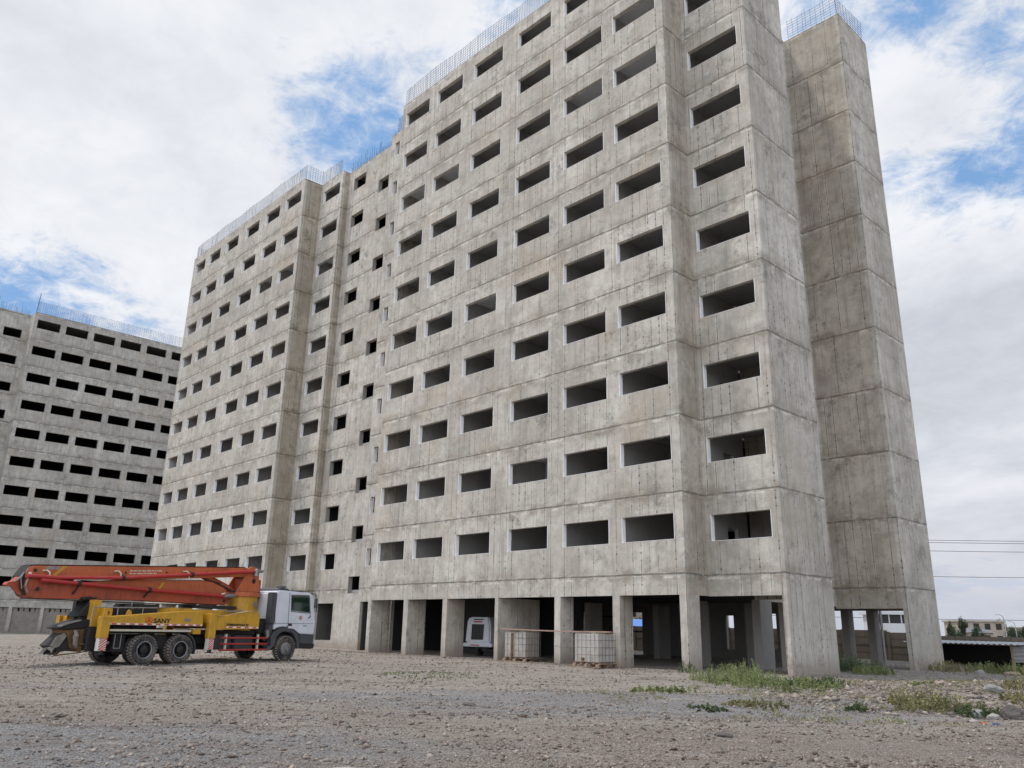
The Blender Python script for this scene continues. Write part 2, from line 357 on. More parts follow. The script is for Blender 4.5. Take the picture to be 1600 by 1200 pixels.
class MB:
    def __init__(s): s.v = []; s.f = []
    def add(s, vs, fs):
        k = len(s.v); s.v += [tuple(p) for p in vs]; s.f += [tuple(i + k for i in f) for f in fs]; return s
    def box(s, x0, x1, y0, y1, z0, z1):
        v = [(x0, y0, z0), (x1, y0, z0), (x1, y1, z0), (x0, y1, z0), (x0, y0, z1), (x1, y0, z1), (x1, y1, z1), (x0, y1, z1)]
        return s.add(v, [(3, 2, 1, 0), (4, 5, 6, 7), (0, 1, 5, 4), (1, 2, 6, 5), (2, 3, 7, 6), (3, 0, 4, 7)])
    def bar(s, p, q, wx, wz=None, upv=(0, 0, 1)):
        wz = wz or wx; p = Vector(p); q = Vector(q); d = (q - p).normalized(); u = Vector(upv)
        if abs(d.dot(u)) > .98: u = Vector((1, 0, 0))
        a = d.cross(u).normalized() * wx / 2; c = a.cross(d).normalized() * wz / 2
        v = [p - a - c, p + a - c, p + a + c, p - a + c, q - a - c, q + a - c, q + a + c, q - a + c]
        return s.add(v, [(3, 2, 1, 0), (4, 5, 6, 7), (0, 1, 5, 4), (1, 2, 6, 5), (2, 3, 7, 6), (3, 0, 4, 7)])
    def tube(s, pts, r, n=10, caps=True):
        pts = [Vector(p) for p in pts]; rings = []
        for i, p in enumerate(pts):
            d = ((pts[min(i + 1, len(pts) - 1)] - pts[max(i - 1, 0)])).normalized()
            u = Vector((0, 0, 1)) if abs(d.z) < .95 else Vector((1, 0, 0))
            a = d.cross(u).normalized(); b = a.cross(d).normalized(); rr = r[i] if isinstance(r, (list, tuple)) else r
            rings.append([p + (a * math.cos(t) + b * math.sin(t)) * rr for t in [2 * math.pi * j / n for j in range(n)]])
        vs = [q for ring in rings for q in ring]; fs = []
        for i in range(len(pts) - 1):
            for j in range(n): fs.append((i * n + j, i * n + (j + 1) % n, (i + 1) * n + (j + 1) % n, (i + 1) * n + j))
        if caps: fs += [tuple(range(n))[::-1], tuple(range((len(pts) - 1) * n, len(pts) * n))]
        return s.add(vs, fs)
    def prism(s, prof, y0, y1):
        n = len(prof); v = [(x, y0, z) for x, z in prof] + [(x, y1, z) for x, z in prof]
        f = [tuple(range(n)), tuple(range(2 * n - 1, n - 1, -1))] + [(i, (i + 1) % n, n + (i + 1) % n, n + i) for i in range(n)]
        return s.add(v, f)
    def lathe_y(s, c, prof, n=28):        # profile (r, y) about the Y axis through c
        vs = []; fs = []; m = len(prof)
        for j in range(n):
            a = 2 * math.pi * j / n
            for r, y in prof: vs.append((c[0] + r * math.cos(a), c[1] + y, c[2] + r * math.sin(a)))
        for j in range(n):
            for i in range(m - 1): fs.append((j * m + i, j * m + i + 1, ((j + 1) % n) * m + i + 1, ((j + 1) % n) * m + i))
        return s.add(vs, fs)
    def build(s, name, m, parent=None, bevel=0, smooth=False, fix=True):
        me = bpy.data.meshes.new(name); me.from_pydata(s.v, [], s.f); me.materials.append(MT[m] if isinstance(m, str) else m)
        if fix:
            bm = bmesh.new(); bm.from_mesh(me); bmesh.ops.recalc_face_normals(bm, faces=bm.faces)
            if bevel: bmesh.ops.bevel(bm, geom=list(bm.edges), offset=bevel, segments=2 if bevel > .02 else 1, affect='EDGES', clamp_overlap=True)
            bm.to_mesh(me); bm.free()
        if smooth:
            me.shade_smooth()
            try: me.set_sharp_from_angle(angle=R(40))
            except Exception: pass
        me.update()
        o = bpy.data.objects.new(name, me); COL.objects.link(o)
        if parent: o.parent = parent
        return o

def np_mesh(name, V, F, k, m, parent=None, smooth=False):
    me = bpy.data.meshes.new(name); nf = len(F)
    me.vertices.add(len(V)); me.vertices.foreach_set('co', np.asarray(V, np.float32).ravel())
    me.loops.add(nf * k); me.loops.foreach_set('vertex_index', np.asarray(F, np.int32).ravel())
    me.polygons.add(nf); me.polygons.foreach_set('loop_start', np.arange(0, nf * k, k, dtype=np.int32))
    try: me.polygons.foreach_set('loop_total', np.full(nf, k, np.int32))
    except Exception: pass
    me.update(calc_edges=True); me.validate()
    me.materials.append(MT[m])
    if smooth: me.shade_smooth()
    o = bpy.data.objects.new(name, me); COL.objects.link(o)
    if parent: o.parent = parent
    return o

def lettering(name, text, size, m, parent, origin, xdir, zdir, ext=.004, bold=0.0, sx=1.0, shear=0.0):
    cu = bpy.data.curves.new(name, 'FONT'); cu.body = text; cu.size = size; cu.extrude = ext; cu.offset = bold; cu.shear = shear
    to = bpy.data.objects.new(name, cu); COL.objects.link(to)
    dg = bpy.context.evaluated_depsgraph_get(); dg.update()
    me = bpy.data.meshes.new_from_object(to.evaluated_get(dg)); me.name = name
    COL.objects.unlink(to); bpy.data.objects.remove(to)
    X = Vector(xdir).normalized(); Z = Vector(zdir).normalized(); N = X.cross(Z)
    mm = Matrix((X * sx, Z, N)).transposed().to_4x4(); mm.translation = Vector(origin)
    me.transform(mm); me.materials.clear(); me.materials.append(MT[m])
    o = bpy.data.objects.new(name, me); COL.objects.link(o); o.parent = parent
    return o

# ------------------------------------------------------------------ ground
def sm(a, b, t):
    t = max(0., min(1., (t - a) / (b - a))); return t * t * (3 - 2 * t)
def gh(x, y):
    r = math.hypot(x - CAM.x, y - CAM.y)
    h = noise.fractal(Vector((x * .25, y * .25, 0)), 1.0, 2.0, 4) * .05 + noise.fractal(Vector((x * 1.3, y * 1.3, 3)), 1.0, 2.0, 4) * .022
    h += .014 * noise.noise(Vector((x * 5, y * 5, 7)))
    X_, Y_ = x - 17.48, y + 25.3; u_ = X_ * .685 + Y_ * .728; v_ = Y_ * .685 - X_ * .728
    rg = noise.fractal(Vector((u_ * .13, v_ * 1.25, 9)), 1.0, 2.0, 4)
    h += .045 * rg - .03 * max(0., 1 - abs(noise.noise(Vector((u_ * .10, v_ * .55, 4)))) * 9)
    h *= 1 - sm(60, 160, r)
    if -53 < x < 3.6 and -1.0 < y < 17: h *= .25
    # rubble bank in front of the right wings
    d = math.hypot((x - 10.3) / 4.2, (y + 1.5) / 7.0)
    h += .13 * (1 - sm(.2, 1.1, d)) * (1 + .6 * noise.noise(Vector((x * .9, y * .9, 1))))
    d = math.hypot((x - 13.2) / 1.6, (y + 7.6) / 2.4); h += .14 * (1 - sm(.1, 1.0, d))
    d = math.hypot((x - 6.8) / 1.3, (y + 19.1) / .55); h += .05 * (1 - sm(.1, 1.0, d))
    h -= .35 * sm(12, 20, y) * sm(1.5, 4, x)
    return h
NR, NA = 420, 900
rr = 1.5 * (4000 / 1.5) ** (np.arange(NR) / (NR - 1)); V = []
for r_ in rr:
    for j in range(NA):
        a = 2 * math.pi * j / NA; x = CAM.x + r_ * math.cos(a); y = CAM.y + r_ * math.sin(a)
        V.append((x, y, gh(x, y) if r_ < 170 else 0.0))
V.append((CAM.x, CAM.y, gh(CAM.x, CAM.y)))
i = np.arange(NR - 1)[:, None] * NA; j = np.arange(NA)[None, :]; jn = (j + 1) % NA
F = np.stack([i + j, i + NA + j, i + NA + jn, i + jn], -1).reshape(-1, 4)
cap = [(NR * NA, b_, (b_ + 1) % NA, (b_ + 1) % NA) for b_ in range(NA)]
go = np_mesh('ground', V, F, 4, 'ground', smooth=True); tag(go, kind='structure')
go['label'] = 'wide gravelly building yard with tan dirt and grey gravel'

# loose stones of the yard
rng = np.random.default_rng(5)
def stones(name, xy, size, flat, label, mt='stone'):
    n = len(xy); z = np.array([gh(a, b) for a, b in xy])
    base = np.array([(1, 0, 0), (0, 1, 0), (-1, 0, 0), (0, -1, 0), (0, 0, 1), (0, 0, -1)], float)
    q = base[None] * (size[:, None, None]) * rng.uniform(.6, 1.25, (n, 6, 1)) + rng.normal(0, .27, (n, 6, 3)) * size[:, None, None]
    q[:, :, 2] *= flat
    a = rng.uniform(0, 6.28, n); c, s = np.cos(a)[:, None], np.sin(a)[:, None]
    X = q[:, :, 0] * c - q[:, :, 1] * s; Y = q[:, :, 0] * s + q[:, :, 1] * c
    q[:, :, 0] = X + xy[:, 0:1]; q[:, :, 1] = Y + xy[:, 1:2]; q[:, :, 2] += (z + size * flat * .25)[:, None]
    f = np.array([(0, 1, 4), (1, 2, 4), (2, 3, 4), (3, 0, 4), (1, 0, 5), (2, 1, 5), (3, 2, 5), (0, 3, 5)])
    F = (f[None] + 6 * np.arange(n)[:, None, None]).reshape(-1, 3)
    o = np_mesh(name, q.reshape(-1, 3), F, 3, mt); tag(o, label, kind='stuff'); return o
view = math.atan2(0.6556, -0.697)
N = 110000
r_ = 6.5 * (48 / 6.5) ** rng.uniform(0, 1, N) ** .85; a_ = view + rng.uniform(-.68, .66, N)
xy = np.stack([CAM.x + r_ * np.cos(a_), CAM.y + r_ * np.sin(a_)], 1)
ok = ~((xy[:, 0] > -52) & (xy[:, 0] < 3.3) & (xy[:, 1] > .3) & (xy[:, 1] < 16))
# clumpy density
den = np.array([noise.noise(Vector((p[0] * .35, p[1] * .35, 2))) + .5 * noise.noise(Vector((p[0] * 1.4, p[1] * 1.4, 5))) for p in xy])
ok &= (den + rng.uniform(-.7, .7, N)) > -.15
xy = xy[ok]; r_ = r_[ok]
sz = rng.lognormal(0, .55, len(xy)) * .0076 * (1 + r_ / 24)
stones('gravel', xy, np.clip(sz, .005, .05), .7, 'scattered gravel and small stones over the yard')
N = 15000
th = rng.uniform(0, 6.28, N); q = np.sqrt(rng.uniform(0, 1, N))
xy = np.stack([10.2 + 4.4 * q * np.cos(th), -1.5 + 8.5 * q * np.sin(th)], 1)
xy = xy[(xy[:, 0] > 3.4)]; sz = np.clip(rng.lognormal(0, .62, len(xy)) * .023, .01, .12)
cl = []
for (lu, lv, su, sv, n_) in ((4.5, 9.3, 4.0, .5, 420), (2.5, 8.3, 1.8, .25, 260), (7.5, 12.0, 4.5, .5, 300), (-5, 12.6, 4, .5, 260), (-10.5, 24.5, 4.5, .7, 420), (0, 13.6, 1.2, .3, 120)):
    uu = rng.normal(lu, su, n_); vv = rng.normal(lv, sv, n_)
    cl.append(np.stack([17.48 + uu * .685 - vv * .728, -25.3 + uu * .728 + vv * .685], 1))
cl = np.concatenate(cl)
stones('earth_clods', cl, np.clip(rng.lognormal(0, .6, len(cl)) * .017, .006, .06), .45, 'dark brown clods of earth along the wheel tracks', 'clod')
xs = rng.uniform(-52, 3.4, 9000); ys = rng.normal(-.25, .45, 9000); okb = ys < .25 + .0 * xs
stones('gravel', np.stack([xs[okb], ys[okb]], 1), np.clip(rng.lognormal(0, .5, okb.sum()) * .017, .008, .08), .7, 'crumbled concrete bits along the foot of the tower')
stones('rubble', xy, sz, .55, 'bank of broken rubble in front of the right tower wings')

# ------------------------------------------------------------------ building
ZS = [3.3775 + 3 * (k - 1) for k in range(1, 12)]; ZT = 33.40; SILL, HEAD = 4.637, 5.617; BM = 2.64

def wall(mb, axis, const, a0, a1, z0, z1, sign, th=.2, holes=()):
    """upright slab along `axis` ('x' or 'y'); outer face at `const`, outward normal sign; holes (s0,s1,z0,z1)"""
    P = (lambda s_, d, z: (s_, const - sign * d, z)) if axis == 'x' else (lambda s_, d, z: (const - sign * d, s_, z))
    ss = sorted({a0, a1, *[h[0] for h in holes], *[h[1] for h in holes]}); zz = sorted({z0, z1, *[h[2] for h in holes], *[h[3] for h in holes]})
    ss = [q for q in ss if a0 <= q <= a1]; zz = [q for q in zz if z0 <= q <= z1]
    ish = lambda s_, z: any(h[0] < s_ < h[1] and h[2] < z < h[3] for h in holes)
    sol = [[not ish((ss[i] + ss[i + 1]) / 2, (zz[j] + zz[j + 1]) / 2) for j in range(len(zz) - 1)] for i in range(len(ss) - 1)]
    ni, nj = len(ss) - 1, len(zz) - 1
    def quad(p, q, r, t): mb.add([p, q, r, t], [(0, 1, 2, 3)])
    flip = (sign > 0) ^ (axis == 'y')
    def oq(p, q, r, t, fl): quad(*((t, r, q, p) if fl else (p, q, r, t)))
    for i in range(ni):
        for j in range(nj):
            if not sol[i][j]: continue
            A, B, c, d = ss[i], ss[i + 1], zz[j], zz[j + 1]
            oq(P(A, 0, c), P(B, 0, c), P(B, 0, d), P(A, 0, d), flip)
            oq(P(A, th, c), P(A, th, d), P(B, th, d), P(B, th, c), flip)
            if i == 0 or not sol[i - 1][j]: oq(P(A, 0, c), P(A, 0, d), P(A, th, d), P(A, th, c), flip)
            if i == ni - 1 or not sol[i + 1][j]: oq(P(B, 0, c), P(B, th, c), P(B, th, d), P(B, 0, d), flip)
            if j == 0 or not sol[i][j - 1]: oq(P(A, 0, c), P(A, th, c), P(B, th, c), P(B, 0, c), flip)
            if j == nj - 1 or not sol[i][j + 1]: oq(P(A, 0, d), P(B, 0, d), P(B, th, d), P(A, th, d), flip)
    return mb

def liner(axis, const, sign, h, th=.2):
    """window opening: pale plastered jambs through the wall"""
    mb = MB(); t = .022; e = .004
    s0, s1, z0, z1 = h
    def B(sa, sb, za, zb):
        d0, d1 = -e, th + e
        o0, o1 = const - sign * d0, const - sign * d1
        lo, hi = min(o0, o1), max(o0, o1)
        if axis == 'x': mb.box(sa, sb, lo, hi, za, zb)
        else: mb.box(lo, hi, sa, sb, za, zb)
    B(s0, s0 + t, z0, z1); B(s1 - t, s1, z0, z1); B(s0 + t, s1 - t, z0, z0 + .012)
    return mb

def mesh_fence(x0, y0, x1, y1, z0, hgt, parent, sp=.19, amp=.03, seed=0):
    mb = MB(); L = math.hypot(x1 - x0, y1 - y0); dx_, dy_ = (x1 - x0) / L, (y1 - y0) / L; nx, ny = -dy_, dx_
    rnd = random.Random(seed)
    def off(s, z): return amp * math.sin(s * 1.3 + seed) * z + amp * .6 * math.sin(s * .5 + z * 2) * z
    def P(s, z):
        o = off(s, z); return (x0 + dx_ * s + nx * o, y0 + dy_ * s + ny * o, z0 + z)
    s_ = .02
    while s_ < L:
        top = hgt + rnd.uniform(-.02, .10)
        mb.tube([P(s_, -.03), P(s_, top * .5), P(s_, top)], .010, 3, False)
        s_ += sp * rnd.choice([1, 1, 1, .55, 1.2])
    for k in range(8):
        z = .06 + k * (hgt - .08) / 7; n = max(2, int(L / .8))
        mb.tube([P(L * q / n, z + rnd.uniform(-.008, .008)) for q in range(n + 1)], .0085, 3, False)
    return mb.build('rebar_mesh', 'rebar', parent, fix=False)

def starter_bars(x0, x1, y, z0, parent, seed):
    mb = MB(); rnd = random.Random(seed); x = x0
    while x < x1:
        h = rnd.choice([.35, .5, .8, 1.0]) + rnd.uniform(-.1, .15)
        if rnd.random() < .08: h += .5
        mb.tube([(x, y, z0 - .02), (x + rnd.uniform(-.06, .06), y + rnd.uniform(-.05, .05), z0 + h)], .011, 3, False)
        x += rnd.uniform(.06, .28)
    for k in range(3):
        mb.tube([(x0 + (x1 - x0) * q / 8, y, z0 + .08 + k * .14 + rnd.uniform(-.02, .02)) for q in range(9)], .006, 3, False)
    return mb.build('starter_bars', 'rebar', parent, fix=False)

bA = empty('apartment_building', (0, 0, 0), 0, 'long unfinished concrete apartment tower standing on open ground-floor columns, nearest in the yard', 'building')
rows = range(10)
cc = [(-19.77, -17.32), (-16.59, -14.16), (-13.17, -10.70), (-9.49, -6.99), (-6.10, -3.57), (-2.92, -.42)]
lc = [(-52.03, -49.82), (-49.07, -46.70), (-45.63, -43.26), (-41.92, -39.55), (-38.51, -36.13), (-35.26, -32.86)]
wins = []   # (axis,const,sign,hole)
def H(s0, s1, k, dz=0.): return (s0, s1, SILL + 3 * k + dz, HEAD + 3 * k + dz)
def facade(mat_, parent, axis, const, a0, a1, z0, z1, sign, cols=(), extra=(), name='wall', dz=None, th=.2, plain_cols=()):
    hs = []
    for c in cols:
        for k in rows:
            h = H(c[0], c[1], k, (c[2] if len(c) > 2 else 0)); hs.append(h); wins.append((axis, const, sign, h, th))
    mb = MB(); wall(mb, axis, const, a0, a1, z0, z1, sign, th, list(hs) + list(extra))
    return mb.build(name, mat_, parent, fix=False)
W0 = 'concrete'
facade(W0, bA, 'x', 0, -20.15, 0, BM, ZT, -1, cc)
facade('concrete_t', bA, 'y', 0, .2, 1.42, BM, ZT, +1)
facade(W0, bA, 'x', 1.42, 0, 2.95, 2.63, ZT, -1, [(.24, 2.76)])
facade(W0, bA, 'y', 3.15, 1.42, 4.84, 0, ZT, +1)
facade(W0, bA, 'x', 4.84, 0, 2.95, 2.63, ZT, +1)
facade(W0, bA, 'y', 0, 5.04, 11.68, 2.6, ZT, +1)
facade('concrete_t', bA, 'x', 11.68, 0, 2.95, 2.50, ZT, -1)
facade(W0, bA, 'y', 3.15, 11.68, 15.06, 0, ZT, +1)
facade(W0, bA, 'x', 15.06, 0, 2.95, 2.50, ZT, +1)
facade(W0, bA, 'y', 0, 15.06, 16.3, 2.6, ZT, +1)
facade(W0, bA, 'y', -20.15, .2, 1.42, BM, ZT, -1)
facade(W0, bA, 'x', 1.42, -23.4, -20.15, 0, ZT, -1, [(-22.98, -22.40)], [(-23.2, -20.5, 0, 2.65)])
facade(W0, bA, 'x', 2.0, -29.5, -23.4, 0, ZT, -1, [(-28.84, -27.27), (-25.56, -24.33, -1.47)], [(-29.25, -27.03, .44, 2.61)], th=.28)
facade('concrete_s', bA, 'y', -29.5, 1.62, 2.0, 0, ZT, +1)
facade(W0, bA, 'x', 1.42, -32.5, -29.5, BM, ZT, -1, [(-32.13, -29.77)])
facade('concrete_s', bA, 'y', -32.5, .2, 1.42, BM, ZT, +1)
facade(W0, bA, 'x', 0, -52.5, -32.5, BM, ZT, -1, lc)
facade(W0, bA, 'y', -52.5, .2, 16.3, BM, ZT, -1)
facade('jambdark', bA, 'x', 16.5, -52.5, 0, 0, ZT, +1, extra=[(-19.4, -18.04, .3, 2.47), (-15.5, -14.6, 0, 2.47), (-8.7, -8.2, .5, 2.3), (-6.0, -5.6, .6, 2.4), (-4.6, -.05, 0, 2.55)])  # rear wall darkened in colour to stand for ground-storey shade
# slabs
def slab_set(z0, z1, name):
    mb = MB()
    for x0, x1, y0, y1 in ((-52.3, -.2, 2.28, 16.3), (-19.95, -.2, .2, 2.28), (-52.3, -32.7, .2, 2.28), (-.2, 2.95, 1.62, 4.64), (-.2, 2.95, 11.88, 14.86), (-32.7, -29.7, 1.62, 2.28), (-23.4, -19.95, 1.70, 2.28)):
        mb.box(x0, x1, y0, y1, z0, z1)
    return mb.build(name, 'inside', bA, fix=False)
for z in ZS[:-1]: slab_set(z - .17, z, 'floor_slab')
slab_set(ZT - .25, ZT - .02, 'roof_slab')
# rooms behind the windows
mb = MB()
for x in (-16.95, -13.66, -10.10, -6.54, -3.25, -20.05): mb.box(x - .07, x + .07, .201, 4.5, ZS[0] - .05, ZT - .3)
for x in (-49.45, -46.17, -42.6, -39.03, -35.7, -32.62): mb.box(x - .07, x + .07, .201, 4.5, ZS[0] - .05, ZT - .3)
mb.box(-52.2, -52.0, .201, 4.5, ZS[0] - .05, ZT - .3)
doors = lambda xs: [(x, x + .8, z, z + 2.0) for x in xs for z in ZS[:-1]]
wall(mb, 'x', 4.5, -20.12, -.2, ZS[0] - .05, ZT - .3, -1, .15, doors([-18.9, -15.2, -12.6, -9.2, -5.6, -1.35]))
wall(mb, 'x', 4.5, -52.2, -29.45, ZS[0] - .05, ZT - .3, -1, .15, doors([-51, -47.2, -44.4, -41, -37, -34.4, -31]))
wall(mb, 'y', -.02, 1.63, 4.5, ZS[0] - .05, ZT - .3, 1, .15, [(3.0, 3.75, z, z + 1.95) for z in ZS[:-1]])
mb.box(-23.4, -20.12, 4.5, 4.65, ZS[0] - .05, ZT - .3)
mb.build('partition_wall', 'inside', bA, fix=False)
for x0, x1, k, d in ((-19.97, -17.03, 7, .05), (-16.87, -13.74, 7, .05), (-6.46, -3.33, 7, .05), (-3.17, -.22, 7, .05), (-32.2, -29.8, 7, .05), (-38.95, -35.8, 7, .05), (-35.6, -32.75, 7, .05), (-13.58, -10.2, 4, .05), (-3.17, -.22, 8, .05), (-46.0, -42.7, 5, .05), (-10.0, -6.64, 1, .05)):
    zc = ZS[k + 1] - .172 if k < 9 else ZT - .252
    MB().box(x0, x1, .21 if (x1 > -23 or x1 < -32.6) else 1.70, 4.48, zc - .03, zc - .002).box(x0, x1, 2.9, 3.0, ZS[k] + .002, zc - .03).build('room_divider', 'plaster', bA, fix=False)
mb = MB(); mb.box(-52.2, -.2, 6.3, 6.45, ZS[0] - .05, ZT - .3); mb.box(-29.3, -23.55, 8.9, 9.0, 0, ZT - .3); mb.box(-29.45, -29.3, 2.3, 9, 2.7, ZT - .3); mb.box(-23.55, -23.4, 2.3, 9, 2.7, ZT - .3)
for z in ZS[1:-1]: mb.box(-29.29, -23.56, 2.285, 6.0, z - .19, z - .175); mb.box(-29.29, -23.56, 2.285, 6.0, z + .005, z + .02)  # near-black sheets over stair floors and ceilings, painted shade
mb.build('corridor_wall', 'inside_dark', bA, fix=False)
# ground-storey columns
def column(x0, x1, y0, y1, z1, parent, m='concrete'):
    return MB().box(x0, x1, y0, y1, -.15, z1).build('column', m, parent)
for (x0, x1), dep in zip([(-20.30, -19.98), (-17.10, -16.73), (-13.96, -13.62), (-10.24, -9.99), (-6.57, -6.23), (-3.45, -3.10), (-.32, -.004)], (1.25, 1.15, 1.1, 2.6, .8, .8, .8)):
    column(x0, x1, .004, dep, BM + .25 if dep < 2 else BM + .25, bA) if False else column(x0, x1, .004, dep, BM, bA)
for x in (-52.46, -49.2, -45.9, -42.3, -38.9, -35.6, -32.85): column(x, x + .33, .004, 1.1, BM, bA)
column(-32.4, -32.1, 1.43, 2.3, BM, bA); column(-29.9, -29.52, 1.43, 2.3, BM, bA)
for x, y0, y1 in ((-3.3, 5.0, 5.8), (-.35, 5.0, 5.9), (1.1, 4.45, 4.83), (-3.4, 9.5, 10.4), (-.5, 8.2, 9.0), (-10.2, 6.0, 6.9), (-6.9, 10.5, 11.4), (-1.15, 14.5, 15.05), (.10, 14.5, 15.05), (-9.8, 11, 12), (-3.0, 12.2, 12.9)):
    column(x, x + .36, y0, y1, BM if x < 0 else 2.5, bA, 'jambdark')  # inner columns in a darkened concrete, shade put into the colour
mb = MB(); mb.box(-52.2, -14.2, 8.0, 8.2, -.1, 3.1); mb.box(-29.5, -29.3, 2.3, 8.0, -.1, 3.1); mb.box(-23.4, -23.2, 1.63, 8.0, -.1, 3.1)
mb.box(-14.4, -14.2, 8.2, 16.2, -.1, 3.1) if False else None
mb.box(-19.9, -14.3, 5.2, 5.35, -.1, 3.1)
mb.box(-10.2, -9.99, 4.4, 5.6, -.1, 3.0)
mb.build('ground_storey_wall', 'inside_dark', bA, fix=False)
MB().box(-29.28, -23.57, 4.0, 4.15, -.1, 3.0).box(-29.29, -29.26, 2.3, 4.0, -.1, 3.0).build('hall_wall', 'ceiling', bA, fix=False)
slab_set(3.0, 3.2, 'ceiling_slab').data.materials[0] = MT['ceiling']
mb = MB(); mb.bar((-19.0, 12, -.1), (-19.0, 12, 3), .1).bar((-15.2, 16.0, -.1), (-15.2, 16.0, 3), .09).bar((-15.6, 16.0, 1.35), (-14.4, 16.0, 1.35), .07)
mb.bar((-19.0, 12, 2.2), (-15.2, 16.0, 2.2), .05).build('scaffold_frame', 'darkm', bA, fix=False)
# raised threshold of the stair hall
MB().box(-29.25, -27.03, 2.29, 3.6, -.1, .44).build('threshold', 'concrete', bA)
# windows: the 100 that show largest as single parts, the rest as one
ctr = lambda w_: Vector(((w_[3][0] + w_[3][1]) / 2, w_[1], (w_[3][2] + w_[3][3]) / 2)) if w_[0] == 'x' else Vector((w_[1], (w_[3][0] + w_[3][1]) / 2, w_[3][2]))
wins.sort(key=lambda w_: (ctr(w_) - CAM).length / max(.3, (w_[3][1] - w_[3][0])) ** .5)
seen = [w_ for w_ in wins if not (w_[3][2] > 30 and w_[3][0] > -9)]
stair = [w_ for w_ in wins if w_[4] > .25 and w_ not in seen[:100]]; seen = [w_ for w_ in seen if w_ not in stair]; seen = seen[:100 - len(stair)] + stair       # rows above the picture's top edge go with the rest
first = seen[:100]; rest = [w_ for w_ in wins if w_ not in first]
for w_ in first: liner(*w_[:4], th=w_[4]).build('window', 'plaster' if w_[4] < .25 else 'jambdark', bA, fix=False)
mb = MB()
for w_ in rest:
    l = liner(*w_[:4], th=w_[4]); mb.add(l.v, l.f)
tag(mb.build('window', 'plaster', bA, fix=False), kind='stuff')
# roof rebar
mesh_fence(-20.1, .1, -.1, .1, ZT, 1.25, bA, seed=1); mesh_fence(-22.9, 1.5, -20.2, 1.5, ZT, 1.2, bA, seed=2)
mesh_fence(-52.4, .1, -32.6, .1, ZT, 1.2, bA, seed=3); mesh_fence(-32.6, .1, -32.6, 1.5, ZT, 1.2, bA, seed=4); mesh_fence(-32.6, 1.5, -29.8, 1.5, ZT, 1.15, bA, seed=5)
mesh_fence(.2, 11.78, 3.05, 11.78, ZT, 1.3, bA, seed=6, sp=.3); mesh_fence(3.05, 11.78, 3.05, 14.95, ZT, 1.3, bA, seed=7, sp=.3)
mesh_fence(0, 1.5, 3.05, 1.5, ZT, 1.2, bA, seed=8); mesh_fence(3.05, 1.5, 3.05, 4.8, ZT, 1.2, bA, seed=9)
mesh_fence(-52.4, .2, -52.4, 10, ZT, 1.2, bA, seed=12)
starter_bars(-29.4, -23.5, 2.1, ZT, bA, 4)
# a rusty down-pipe stub and bent wire at the corner, and the rough concrete spill under the first seam
mb = MB(); mb.tube([(.06, .9, 3.42), (.30, .55, 3.40), (.55, .5, 3.2)], .018, 5); mb.build('bent_bar', 'steel', bA)

# second block, turned a quarter: its front looks along +x
bB = empty('apartment_building', (-77.5, 0, 0), R(90), 'identical unfinished concrete apartment block at the far left, front in shade behind the pump truck', 'building')
wins = []
bc = [(-6.53 + a, -6.53 + a + 2.3) for a in (0, 2.85, 5.75, 8.65, 11.58, 14.5)]
W1 = 'concrete_b'
facade(W1, bB, 'x', 0, -6.87, 13.3, 2.42, ZT - .25, -1, [(a, b_, -.24) for a, b_ in bc])
facade(W1, bB, 'y', -6.87, .2, 2.0, 0, ZT - .25, -1)
facade(W1, bB, 'x', 2.0, -14, -6.87, 0, ZT - .1, -1, [(-9.15, -7.4, -1.2), (-13.0, -11.4, -.24)], [(-9.2, -7.6, 0, 2.2)], th=.28)
facade(W1, bB, 'x', .6, -30, -14, 2.42, ZT + .5, -1, [(-16.8, -14.4, -.24), (-19.7, -17.3, -.24), (-22.6, -20.2, -.24), (-26, -23.6, -.24)])
facade(W1, bB, 'y', 13.3, .2, 16, 2.42, ZT - .25, +1)
facade(W1, bB, 'y', -14, .8, 2.0, 2.42, ZT + .5, +1)
facade(W1, bB, 'y', -30, .8, 16, 2.42, ZT + .5, -1)
facade(W1, bB, 'x', 16.2, -30, 13.3, 0, ZT - .3, +1)
for z in ZS[:-1]: MB().box(-6.67, 13.1, .2, 16, z - .41, z - .24).box(-13.9, -6.67, 2.3, 16, z - .41, z - .24).box(-29.8, -13.9, .81, 16, z - .41, z - .24).build('floor_slab', 'inside_dark', bB, fix=False)
MB().box(-6.67, 13.1, .2, 16, ZT - .5, ZT - .28).box(-13.9, -6.67, 2.3, 16, ZT - .35, ZT - .12).box(-29.8, -13.9, .81, 16, ZT + .2, ZT + .45).build('roof_slab', 'inside', bB, fix=False)
MB().box(-29.8, 13.1, 9.0, 9.2, 0, ZT - .6).build('partition_wall', 'inside_dark', bB, fix=False)
for k in range(8):
    x = -6.86 + k * 2.86; column(x, x + .32, .004, .9, 2.42, bB, W1)
mb = MB()
for k in range(7):
    x = -6.86 + k * 2.86 + .32; n = 5; wd = (2.86 - .32) / n
    mb.box(x, x + 2.54, .15, .33, -.1, 2.05)
    for q in range(n): mb.box(x + q * wd + (.18 if q % 2 else .10), x + (q + 1) * wd, .15, .33, 2.05, 2.40)
mb.build('infill_wall', 'block', bB)
wins.sort(key=lambda w_: -w_[3][0])
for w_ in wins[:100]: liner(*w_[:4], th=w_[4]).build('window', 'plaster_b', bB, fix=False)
mb = MB()
for w_ in wins[100:]:
    l = liner(*w_[:4], th=w_[4]); mb.add(l.v, l.f)
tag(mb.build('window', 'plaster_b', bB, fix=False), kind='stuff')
mesh_fence(-6.8, .1, 13.2, .1, ZT - .25, 1.25, bB, seed=21)
starter_bars(-13.9, -7.0, 2.1, ZT - .1, bB, 6); starter_bars(-18, -14.1, .7, ZT + .5, bB, 7)
